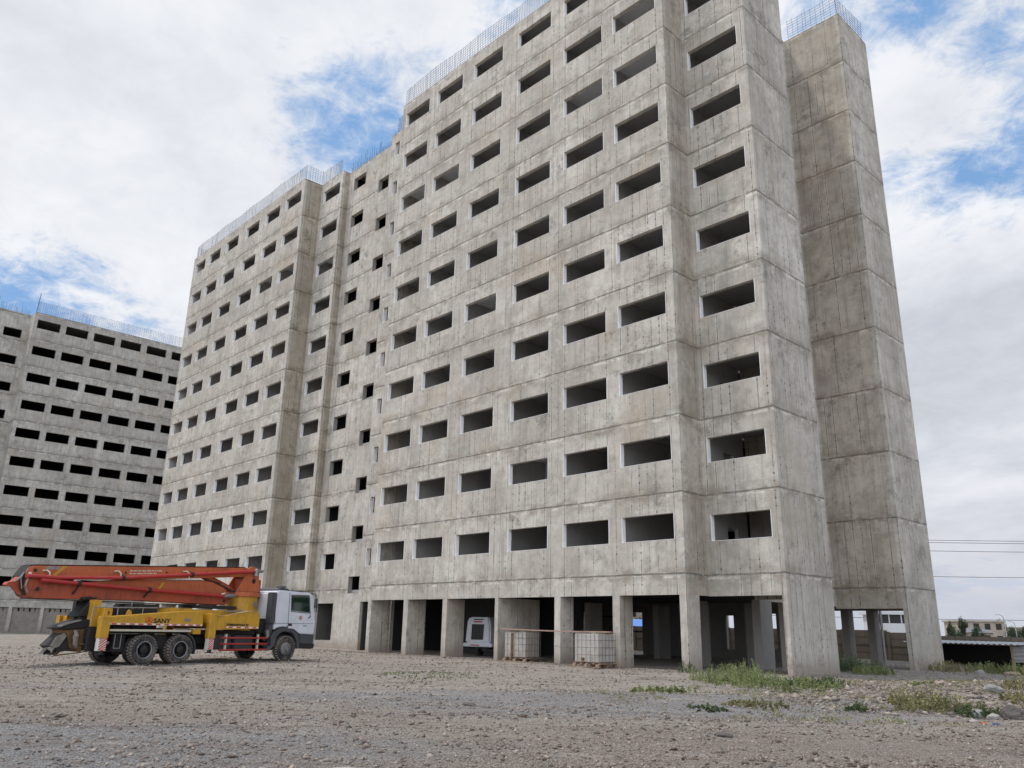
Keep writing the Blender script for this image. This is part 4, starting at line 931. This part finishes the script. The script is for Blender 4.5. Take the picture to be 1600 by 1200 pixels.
# ------------------------------------------------------------------ trailer pump under the building
tp = empty('trailer_pump', (-14.25, 2.55, 0), R(12), 'white trailer-mounted machine with dark grille parked between two columns under the tower', 'trailer')
# its end faces local -y
def yz(prof): return prof
hood = MB().prism([(-.60, .62), (.60, .62), (.60, 1.40), (.50, 1.86), (-.40, 1.86), (-.52, 1.74)], 0, 2.2).build('hood', 'white', tp, bevel=.06)
MB().prism([(-.30, .78), (.26, .78), (.30, 1.52), (-.27, 1.52)], -.02, .0).build('grille', 'black', hood)
gb = MB()
for k in range(9): gb.box(-.27 + k * .066, -.255 + k * .066, -.032, -.02, .80, 1.5)
gb.build('grille_bar', 'plastic', hood)
MB().box(-.20, .20, -.02, .0, 1.60, 1.67).build('top_light', 'bluegl', tp)
MB().box(-.70, .75, -.12, .35, .45, .62).build('tail_board', 'white', tp, bevel=.03)
MB().box(-.24, .16, -.135, -.12, .50, .55).build('tail_light', 'bluegl', tp)
MB().box(-.2, .28, -.02, -.005, 1.72, 1.77).build('name_strip', 'black', tp)
for sx_ in (-.62, .62): MB().lathe_y((0, 0, 0), [(0.001, -.1), (.2, -.1), (.26, -.07), (.26, .07), (.2, .1), (.001, .1)], 20).build('wheel', 'rubber', tp, smooth=True)
ws = [o for o in tp.children if o.name.startswith('wheel')]
for o, sx_ in zip(ws, (-.62, .62)): o.rotation_euler = (0, 0, R(90)); o.location = (sx_, 1.1, .26)
MB().box(-.5, .5, .1, 2.2, .34, .45).tube([(.05, -.1, .04), (.05, -.1, .45)], .04, 8).tube([(.4, -.05, .12), (.4, -.05, .42)], .05, 8).bar((.3, -.1, .3), (.8, -.05, .3), .08).build('frame', 'darkm', tp)
MB().tube([(-.66, -.1, .46), (-.66, -.1, .62)], .06, 10).tube([(-.66, -.1, .62), (-.66, -.1, .78)], .035, 8).build('jack', 'steel', tp)
MB().prism([(-1.25, .56), (-.62, .52), (-.62, .60), (-1.25, .60)], -.15, .3).build('side_shelf', 'darkm', tp)

for o in list(tp.children):
    if not o.name.startswith('wheel'): o.scale = (1.3, 1, 1)

# ------------------------------------------------------------------ caged tanks and plank
def ibc(loc, rz, label, lean=0):
    t = empty('caged_water_tank', loc, rz, label, 'tank', 'caged plastic tanks in front of the columns')
    Lx, Ly, z0, z1 = .60, .53, .16, 1.24
    MB().box(-Lx + .03, Lx - .03, -Ly + .03, Ly - .03, z0 + .02, z1 - .05).tube([(0, 0, z1 - .06), (0, 0, z1 + .0)], .10, 14).build('tank', 'tankpl', t, bevel=.07, smooth=True)
    cg = MB(); r = .008
    for k in range(5):
        z = z0 + .02 + k * (z1 - z0 - .04) / 4
        P = [(-Lx, -Ly, z), (Lx, -Ly, z), (Lx, Ly, z), (-Lx, Ly, z)]
        for q in range(4): cg.tube([P[q], P[(q + 1) % 4]], r, 5)
    for k in range(7):
        x = -Lx + 2 * Lx * k / 6
        for y in (-Ly, Ly): cg.tube([(x, y, z0), (x, y, z1 - .03), (x, y * .94, z1)], r, 5)
    for k in range(1, 5):
        y = -Ly + 2 * Ly * k / 5
        for x in (-Lx, Lx): cg.tube([(x, y, z0), (x, y, z1 - .03), (x * .95, y, z1)], r, 5)
    for x in (-.3, .3): cg.tube([(x, -Ly, z1), (x, Ly, z1)], r, 5)
    cg.build('cage', 'cagem', t)
    pl = MB()
    for k in range(5): x = -Lx + .02 + k * .285; pl.box(x, x + .12, -Ly - .02, Ly + .02, .115, .145)
    for y in (-Ly, 0, Ly): pl.box(-Lx - .02, Lx + .03, y - .05, y + .05, .0, .022)
    for x in (-Lx + .06, 0, Lx - .06):
        for y in (-Ly, 0, Ly): pl.box(x - .07, x + .07, y - .05, y + .05, .022, .115)
    pl.build('pallet', 'wood', t)
    MB().tube([(-.15, -Ly - .05, z0 + .12), (-.15, -Ly + .05, z0 + .12)], .06, 10).build('valve', 'rust', t)
    return t
ibc((-8.88, .42, .0), R(9), 'white caged plastic tank with a rust-brown panel, nearer the white trailer machine')
ibc((-3.66, -.85, .02), R(4), 'white caged plastic tank with a small brown tap, under the right end of the plank')
t = [o for o in bpy.data.objects if o.name.startswith('caged_water_tank')][0]
MB().box(-.22, -.08, -.53, -.515, .2, 1.15).build('rusty_panel', 'rust', t)
pk = MB(); nseg = 12; a0 = Vector((-9.75, .0, 1.33)); a1 = Vector((-2.85, -.85, 1.285))
dv = (a1 - a0).normalized(); sv = dv.cross(Vector((0, 0, 1))).normalized() * .07
for k in range(nseg):
    p = a0.lerp(a1, k / nseg); q = a0.lerp(a1, (k + 1) / nseg)
    s1 = -.03 * math.sin(math.pi * k / nseg); s2 = -.03 * math.sin(math.pi * (k + 1) / nseg)
    pk.bar(p + Vector((0, 0, s1)), q + Vector((0, 0, s2)), .14, .045)
o = pk.build('plank', 'timber'); tag(o, 'long reddish timber plank lying across the two caged tanks', 'plank')

# ------------------------------------------------------------------ fence and shed behind
fe = empty('concrete_fence', (0, 25, 0), 0, 'low brown precast panel fence crossing behind the tower', 'fence')
def panel_run(x0, x1, top, step=2.0):
    x = x0
    while x < x1 - .05:
        xe = min(x + step, x1); mb = MB(); n = 5; hh = (top + .45) / n
        for k in range(n): mb.box(x + .07, xe - .07, -.03 - .03 * (k % 2), .03 + .008 * (k % 2), -.45 + k * hh + .02, -.45 + (k + 1) * hh - .02)
        mb.box(x + .07, xe - .07, -.012, .012, -.45, top - .02)
        mb.build('panel', 'fence', fe); MB().box(x - .08, x + .08, -.13, .08, -.5, top + .02).build('post', 'fence', fe); x = xe
panel_run(-60, -3.3, 1.72); panel_run(-3.3, -1.0, 1.60); panel_run(-1.0, 44, 1.46)
sh = empty('tin_shed', (1.75, 21.4, 0), R(-24), 'low open shed with a corrugated tin roof against the fence', 'shed')
def sheet(name, p0, du, dv, nu, amp, parent, m='tin', th=.012):
    """corrugated sheet: ridges run along dv"""
    V = []; F = []; p0 = Vector(p0); du = Vector(du); dv = Vector(dv); N = du.cross(dv).normalized()
    for s_ in (0, 1):
        for k in range(nu + 1):
            for e in (0, 1): V.append(p0 + du * (k / nu) + dv * e + N * (amp * math.sin(k * math.pi / 2) - s_ * th))
    o = 2 * (nu + 1)
    for k in range(nu): F += [(2 * k, 2 * k + 1, 2 * k + 3, 2 * k + 2), (o + 2 * k, o + 2 * k + 2, o + 2 * k + 3, o + 2 * k + 1)]
    return MB().add(V, F).build(name, m, parent, fix=False)
sheet('roof', (-3.5, -.35, 1.10), (7.2, 0, -.02), (0, 2.3, .10), 90, .025, sh)
mb = MB()
for x in (-3.3, 3.05): mb.bar((x, -.1, -.6), (x, -.1, 1.12), .09)
mb.bar((-3.4, -.15, 1.07), (3.6, -.15, 1.06), .06); mb.build('frame', 'wood', sh)
MB().box(-3.4, 3.5, 1.9, 2.0, -.6, 1.15).box(-3.5, -3.4, 0, 1.9, -.6, 1.12).build('back_wall', 'darkm', sh)
sheet('side_sheet', (3.12, -.12, .28), (0, 0, .74), (.95, .25, .04), 16, .02, sh)

# ------------------------------------------------------------------ far houses, trees, poles
def house(name, loc, rz, sx_, sy_, h, label, wallm, storeys=2, roof='flat', nwin=4, roofm='hroof', balc=False):
    o = empty(name, loc, rz, label, 'house')
    wl_ = MB().box(-sx_ / 2, sx_ / 2, -sy_ / 2, sy_ / 2, -1, h).build('wall', wallm, o)
    if roof == 'flat': MB().box(-sx_ / 2 - .3, sx_ / 2 + .3, -sy_ / 2 - .3, sy_ / 2 + .3, h, h + .3).build('roof', wallm, o)
    else:
        e = .5; x, y = sx_ / 2 + e, sy_ / 2 + e; r = h * .38; q = x * .35
        MB().add([(-x, -y, h), (x, -y, h), (x, y, h), (-x, y, h), (-q, 0, h + r), (q, 0, h + r)], [(0, 1, 5, 4), (1, 2, 5), (2, 3, 4, 5), (3, 0, 4), (3, 2, 1, 0)]).build('roof', roofm, o)
    for s_ in range(storeys):
        for k in range(nwin):
            x = -sx_ / 2 + sx_ * (k + .5) / nwin; z = .9 + s_ * (h / storeys)
            MB().box(x - .55, x + .55, -sy_ / 2 - .05, -sy_ / 2 + .02, z, z + 1.15).build('window', 'black', o)
    if balc:
        mb = MB(); mb.box(-sx_ / 2, sx_ / 2, -sy_ / 2 - 1.4, -sy_ / 2, h * .5 - .12, h * .5 + .08); mb.box(-sx_ / 2, sx_ / 2, -sy_ / 2 - 1.4, -sy_ / 2 - 1.3, h * .5 + .08, h * .5 + .9)
        for x in (-sx_ / 2 + .2, -sx_ / 6, sx_ / 6, sx_ / 2 - .2): mb.box(x - .15, x + .15, -sy_ / 2 - 1.4, -sy_ / 2 - 1.1, -.5, h * .5 - .12)
        mb.build('balcony', wallm, o)
    return o
house('house', (-43.6, 165.5, 0), R(43), 8.8, 7, 4.7, 'flat-roofed cream two-storey house beyond the shed, behind the dark trees', 'hwall', 2, 'flat', 4)
house('house', (-38.3, 149, 0), R(43), 4.3, 5, 2.5, 'small house with a dark grey hipped roof in front of the cream house', 'hwall', 1, 'hip', 2)
house('house', (-41.8, 182.0, 0), R(43), 8.6, 7, 3.7, 'low cream house right of the street lamps', 'hwall', 1, 'flat', 5)
house('house', (-19.6, 66.3, 0), R(43), 5.0, 4.0, 3.6, 'white house with a balcony seen through the gap under the right tower wing', 'hwall2', 2, 'flat', 4, balc=True)
house('house', (-44.2, 60.0, 0), R(30), 14, 8, 4.3, 'pale block seen through the ground floor, above the blue roof', 'hwall', 2, 'flat', 7)
bs = empty('blue_roofed_shed', (-27.0, 31.0, 0), R(0), 'shed with a bright blue sheet roof seen through the ground-floor openings', 'shed')
MB().box(-14, 2, 0, 6, -.3, 1.7).build('wall', 'hwall2', bs)
mb = MB().add([(-14.5, -.55, 1.78), (2.5, -.55, 1.78), (2.5, 6.3, 2.45), (-14.5, 6.3, 2.45), (-14.5, -.55, 1.72), (2.5, -.55, 1.72), (2.5, 6.3, 2.39), (-14.5, 6.3, 2.39)], [(0, 1, 2, 3), (7, 6, 5, 4), (0, 4, 5, 1), (1, 5, 6, 2), (2, 6, 7, 3), (3, 7, 4, 0)]); mb.build('roof', 'blueroof', bs)

def leaves(cx, rad, n, size, rs, flat=1.0):
    """leaf quads spread in lobes; returns verts, quads"""
    lob = rs.normal(0, .48, (max(4, n // 140), 3)); lob /= np.maximum(1, np.linalg.norm(lob, axis=1))[:, None]
    idx = rs.integers(0, len(lob), n); p = lob[idx] * .8 + rs.normal(0, .17, (n, 3))
    p = p * np.array(rad) + np.array(cx)
    a = rs.normal(0, 1, (n, 3)); a /= np.linalg.norm(a, axis=1)[:, None]; b = rs.normal(0, 1, (n, 3)); b = np.cross(a, b); b /= np.linalg.norm(b, axis=1)[:, None]
    s = size * rs.uniform(.5, 1.3, n)[:, None]
    q = np.stack([p - a * s, p + b * s * .45, p + a * s, p - b * s * .45], 1)
    return q.reshape(-1, 3), np.arange(4 * n).reshape(-1, 4)
def tree(loc, h, rad, label, seed, n=1600, shape=1.0):
    o = empty('tree', loc, 0, label, 'tree', 'trees beyond the fence'); rs = np.random.default_rng(seed)
    m = MB().tube([(0, 0, -.5), (.05, 0, h * .4), (0, .05, h * .8)], [h * .035, h * .025, h * .008], 7)
    for k in range(5):
        a = k * 1.3; m.tube([(0, 0, h * (.3 + .08 * k)), (math.cos(a) * rad * .6, math.sin(a) * rad * .6, h * (.5 + .08 * k))], [h * .014, h * .004], 5)
    m.build('trunk', 'bark', o)
    V, F = leaves((0, 0, h * .60), (rad, rad, h * .42 * shape), n, h * .035, rs); np_mesh('crown', V, F, 4, 'tree', o)
tree((-37.7, 135.0, 0), 4.6, .55, 'slim dark tree beyond the fence, left of the cream house', 1)
tree((-36.1, 136.5, 0), 4.9, 1.0, 'tall dark columnar tree in front of the cream house', 2)
tree((-37.0, 134.8, 0), 3.3, 1.5, 'broad green bush-like tree just right of the tower foot', 3)
tree((-40.6, 172.5, 0), 5.2, 1.5, 'round dark tree behind the cream house', 4)
tree((-38.9, 174.8, 0), 4.6, 1.3, 'small dark tree between the two street lamps', 5)
tree((-37.6, 177.2, 0), 4.3, 1.2, 'round dark tree at the right edge beyond the shed', 6)
tree((-34.5, 138.6, 0), 3.6, 1.3, 'low dark tree hiding the foot of the cream house', 8)
tree((-30.4, 143.6, 0), 3.0, 1.6, 'spreading dark tree left of the taller street lamp', 9)
tree((-32.5, 40.5, 0), 3.6, 1.5, 'green tree seen above the blue roof through the ground floor', 7)
def lamp(loc, h, rz, label):
    o = empty('street_lamp', loc, rz, label, 'street lamp', 'street lamps beyond the fence')
    MB().tube([(0, 0, -.5), (0, 0, h * .8), (-.15, 0, h * .95), (-.7, 0, h)], [.10, .08, .07, .05], 8).build('pole', 'pole', o)
    MB().box(-1.25, -.65, -.1, .1, h - .06, h + .06).build('lamp_head', 'pole', o)
lamp((-30.9, 142.0, 0), 5.6, R(35), 'taller street lamp with its arm to the left, beyond the shed')
lamp((-34.4, 160.3, 0), 4.8, R(35), 'shorter street lamp nearer the right edge of the picture')
def wires(p0, p1, label, name='power_line'):
    o = empty(name, (0, 0, 0), 0, label, 'power line'); n = 24
    return o
pl = empty('power_line', (0, 0, 0), 0, 'set of thin power cables strung across the sky behind the tower between wooden poles', 'power line')
hx = Vector((.689, .724, 0)); c0 = Vector((-19.9, 80.9, 0))
A = c0 - hx * 60; B = c0 + hx * 45
for z0, z1, dy_ in ((11.8, 12.75, 0), (11.55, 12.5, .5), (10.5, 11.25, 0), (7.45, 8.2, 0), (2.5, 3.4, 0)):
    z0 += 1.3 - .3; z1 += 1.0 + .1
    sl_ = (z1 - z0) / 11.5 * .25
    pts = []
    for k in range(25):
        t_ = k / 24; s_ = -60 + 105 * t_
        pts.append(c0 + hx * s_ + Vector((0, dy_, z0 + sl_ * s_ * .12 + .9 * ((t_ - .55) ** 2) * 4)))
    MB().tube(pts, .03, 4, False).build('cable', 'wire', pl, fix=False)
for P_ in (A, B): MB().tube([P_ + Vector((0, 0, -.5)), P_ + Vector((0, 0, 17))], [.2, .13], 8).box(P_.x - .1, P_.x + .1, P_.y - 1.2, P_.y + 1.2, 14.5, 14.7).build('pole', 'wood', pl)

# ------------------------------------------------------------------ weeds, boulders, litter
def weed(name, x, y, rad, h, n, m, label, seed, cat='plant', group=None, spiky=.5):
    n = int(n * 2.2)
    rs = np.random.default_rng(seed); z0 = gh(x, y)
    # stems with leaves along them
    ns = max(5, n // 30); V = []; Fq = []
    for s_ in range(ns):
        a = rs.uniform(0, 6.28); r0 = rad * math.sqrt(rs.uniform(0, 1)); bx, by = r0 * math.cos(a) , r0 * math.sin(a) * .8
        hh = h * rs.uniform(.35, 1.0) * (1 - .45 * (r0 / rad) ** 2); ln = rs.normal(0, .22 * hh, 2)
        bz = gh(x + bx, y + by) - z0
        for k in range(n // ns):
            t_ = rs.uniform(.02, 1) ** .8; px = bx + ln[0] * t_ * t_; py = by + ln[1] * t_ * t_; pz = bz + hh * t_
            d = rs.normal(0, 1, 3); d[2] = abs(d[2]) * .8; d /= np.linalg.norm(d); sd = np.cross(d, rs.normal(0, 1, 3)); sd /= np.linalg.norm(sd)
            L = rs.uniform(.018, .05) * (.6 + spiky) * (.6 if name == 'grass' else 1); w_ = L * .24
            p = np.array((px, py, pz)); i0 = len(V)
            V += [p, p + d * L * .5 + sd * w_, p + d * L, p + d * L * .5 - sd * w_]; Fq.append((i0, i0 + 1, i0 + 2, i0 + 3))
        i0 = len(V); top = np.array((bx + ln[0], by + ln[1], bz + hh)); b0 = np.array((bx, by, bz)); e = np.array((.004, .004, 0))
        V += [b0 - e, b0 + e, top + e * .4, top - e * .4]; Fq.append((i0, i0 + 1, i0 + 2, i0 + 3))
    o = np_mesh(name, np.array(V), np.array(Fq), 4, m); o.location = (x, y, z0); tag(o, label, cat, group); return o
weed('bush', 4.4, -4.2, 1.35, .58, 3000, 'weed', 'big leafy green weed bush in front of the open right bay', 1)
weed('bush', 6.1, -5.3, 1.8, .42, 3000, 'weed', 'wide olive weed patch just left of the big corner pier', 2)
weed('bush', 6.4, -3.5, .9, .34, 2200, 'weedd', 'low weeds against the foot of the big corner pier', 3)
weed('bush', 3.8, -2.6, .55, .80, 900, 'weed', 'tall thin weed standing before the dark bay beside the corner pier', 4, spiky=.3)
weed('bush', 2.3, 7.4, 1.3, .75, 4200, 'weedd', 'dense dark green bush filling the gap between the tower wings', 5)
weed('bush', 3.9, 6.0, .8, .42, 1900, 'weed', 'lighter green weeds at the near edge of the gap between the wings', 6)
weed('bush', 4.2, 12.8, .9, .50, 2000, 'weedy', 'yellowish weeds at the foot of the rear wing', 7)
weed('bush', 4.9, 15.0, 1.0, .55, 2400, 'weed', 'green weeds in front of the dark shed opening', 8)
weed('bush', 5.3, 17.0, .5, .95, 700, 'weed', 'tall loose plant rising in front of the shed', 9, spiky=.5)
weed('bush', 7.1, 14.4, .9, .45, 1900, 'weedy', 'yellow-green weeds by the shed post at the right edge', 10)
weed('bush', .2, -.5, .35, .45, 420, 'weedd', 'small dark weed at the base of the corner column', 11)
weed('bush', 5.6, -9.2, .8, .17, 1100, 'weed', 'flat green weed patch on the gravel left of the big bush', 12)
weed('bush', 8.9, -10.8, .62, .16, 900, 'weedy', 'low dry yellow-green tuft in the middle of the right foreground', 13)
weed('bush', 8.6, -12.0, .42, .09, 420, 'weedd', 'tiny dark sprouts left of the dry tuft', 14)
weed('bush', 10.4, -9.9, .2, .22, 300, 'weedd', 'single small dark tuft on the track edge', 15)
weed('bush', 10.6, -7.6, .55, .40, 1300, 'weedy', 'yellow-green feathery clump on the rubble, left one', 16)
weed('bush', 11.4, -8.6, .8, .33, 2000, 'weedy', 'broad yellow-green clump on the rubble above the orange litter', 17)
weed('bush', 12.1, -8.8, .4, .22, 700, 'weedd', 'dark green sprouts beside the broken rocks', 18)
weed('bush', 11.2, -2.4, .6, .62, 1500, 'weedy', 'upright yellow bush by the big rounded boulder', 19)
weed('bush', 12.1, -5.2, .8, .35, 1500, 'weedy', 'dry grass clump at the right edge behind the broken rocks', 20)
weed('bush', 8.6, -2.2, .4, .22, 500, 'weed', 'small green sprig amid the grey rubble', 21)
weed('bush', 12.4, -1.0, .6, .45, 1200, 'weedd', 'dark weeds at the right edge behind the boulder', 22)
weed('grass', -1.6, -10.4, 1.7, .05, 2200, 'weed', 'thin patch of short green grass on the gravel before the tanks', 23, 'grass')['kind'] = 'stuff'
weed('grass', -18.5, -2.0, 2.6, .05, 900, 'weed', 'faint grass strip before the left columns', 24, 'grass')['kind'] = 'stuff'
weed('grass', -73, -5, 7, .3, 2500, 'weed', 'grass along the foot of the far block', 25, 'grass')['kind'] = 'stuff'

rs = np.random.default_rng(77); V = []; Fq = []
for t_ in range(700):
    th_ = rs.uniform(0, 6.28); q_ = math.sqrt(rs.uniform(0, 1)) ; bx = 8.6 + 5.4 * q_ * math.cos(th_); by = -4.5 + 9 * q_ * math.sin(th_)
    if noise.noise(Vector((bx * .55, by * .55, 12))) < -.02 or (bx < 3.4 and by > .3): continue
    zz_ = gh(bx, by); rr_ = rs.uniform(.05, .28); hh_ = rs.uniform(.04, .17)
    for k_ in range(int(rs.uniform(14, 70))):
        a_ = rs.uniform(0, 6.28); r2_ = rr_ * math.sqrt(rs.uniform(0, 1)); d = rs.normal(0, 1, 3); d[2] = abs(d[2]) + .3; d /= np.linalg.norm(d); sd = np.cross(d, rs.normal(0, 1, 3)); sd /= np.linalg.norm(sd)
        p = np.array((bx + r2_ * math.cos(a_), by + r2_ * math.sin(a_), zz_ + hh_ * rs.uniform(0, 1) * (1 - r2_ / rr_ * .6))); L = rs.uniform(.02, .05); i0 = len(V)
        V += [p, p + d * L * .5 + sd * L * .2, p + d * L, p + d * L * .5 - sd * L * .2]; Fq.append((i0, i0 + 1, i0 + 2, i0 + 3))
tag(np_mesh('ground_cover', np.array(V), np.array(Fq), 4, 'weedy'), 'thin scattered low weeds and dry grass over the rubble bank', kind='stuff')

def rock(x, y, r, label, seed, sq=(1, 1, .7), m='stone', name='boulder', grp=None):
    bm = bmesh.new(); bmesh.ops.create_icosphere(bm, subdivisions=3, radius=1); rs = random.Random(seed); off = Vector((rs.uniform(0, 50), rs.uniform(0, 50), 0))
    for v in bm.verts:
        k = 1 + .33 * noise.noise(v.co * 1.1 + off) + .14 * noise.noise(v.co * 3 + off)
        v.co = Vector((v.co.x * sq[0], v.co.y * sq[1], v.co.z * sq[2])) * k * r
    me = bpy.data.meshes.new(name); bm.to_mesh(me); bm.free(); me.materials.append(MT[m]); o = bpy.data.objects.new(name, me); COL.objects.link(o)
    o.location = (x, y, gh(x, y) + r * sq[2] * .35); tag(o, label, 'rock', grp); return o
def rmat(name, a, b_):
    def f(g, b, P):
        c = g.mix(g.noise(P, 6, 6, .7), a, b_); g.l.new(c, b.inputs['Base Color']); b.inputs['Roughness'].default_value = .95
        g.l.new(g.bump(g.noise(P, 14, 6, .7), .6, .03), b.inputs['Normal'])
    return mat(name, build=f)
MT['rockg'] = rmat('grey_rock', (.16, .155, .15), (.34, .32, .30)); MT['rockb'] = rmat('brown_rock', (.22, .15, .12), (.42, .33, .27)); MT['rockd'] = rmat('dark_rock', (.05, .045, .04), (.13, .115, .10)); MT['rockw'] = rmat('pale_rock', (.25, .235, .215), (.42, .39, .35))
rock(10.75, -3.6, .20, 'big rounded grey boulder on the rubble bank', 1, m='rockg')
rock(6.2, 9.9, .20, 'grey boulder lying before the shed', 2, m='rockg')
rock(7.1, 10.6, .20, 'brown-grey boulder lying before the shed, right of the grey one', 3, (1.4, 1, .5), m='rockb')
rock(9.2, -2.4, .17, 'small reddish brown boulder on the rubble bank', 4, m='rockb')
rock(12.40, -9.1, .10, 'pale broken rock in the heap at the right', 5, m='rockw')
rock(12.62, -8.85, .16, 'largest dark rock of the heap at the right edge', 6, (1, .8, .9), m='rockd')
rock(12.75, -9.2, .13, 'small dark rock at the front of the heap', 7, (1.2, .8, .7), m='rockd')
rock(12.25, -9.6, .06, 'low white stone before the dark rock heap', 8, (1.3, 1, .5), m='rockw')
rock(12.1, -8.9, .12, 'grey jagged rock left of the dark heap', 9, (.9, 1, .9), m='rockg')
rock(11.12, -15.4, .075, 'dark clod of earth on the brown track in the foreground', 10, (1.6, 1, .5), m='rockd')
rock(5.46, -14.9, .10, 'flat dark clod on the grey gravel below the tanks', 11, (1.8, 1, .35), m='rockd')
rs_ = random.Random(4)
o = MB().prism([(-.04, 0), (.05, 0), (.06, .09), (.0, .12), (-.05, .08)], -.05, .05).tube([(.06, .0, .05), (.13, .02, .045)], .025, 8).build('litter', 'orangeplastic', None, bevel=.006)
o.location = (12.62, -10.3, gh(12.62, -10.3)); o.rotation_euler = (0, 0, .6); o.scale = (.42, .42, .42); tag(o, 'crushed orange plastic scrap on the dirt at the lower right', 'litter')
o = MB().tube([(0, 0, .02), (.10, .02, .025), (.16, .05, .02)], .018, 6).box(-.02, .05, -.03, .03, 0, .035).build('litter', 'blueplastic', None)
o.location = (12.70, -10.10, gh(12.70, -10.10)); o.rotation_euler = (0, 0, .3); o.scale = (.6, .6, .6); tag(o, 'bit of blue plastic beside the orange scrap', 'litter')
o = MB().prism([(-.30, 0), (.30, 0), (.27, .06), (.05, .085), (-.25, .065)], -.14, .14).build('stone_block', 'rockw', None, bevel=.015)
o.location = (10.44, -20.72, gh(10.44, -20.72)); o.scale = (.55, .55, .6); o.rotation_euler = (0, 0, R(46)); tag(o, 'pale flat stone slab cut off by the lower edge of the picture', 'stone')

# ------------------------------------------------------------------ to metres
for o in list(bpy.data.objects):
    if o.parent is None and o.type in ('MESH', 'EMPTY'):
        o.location = Vector(o.location) * S; o.scale = Vector(o.scale) * S
bpy.context.view_layer.update()
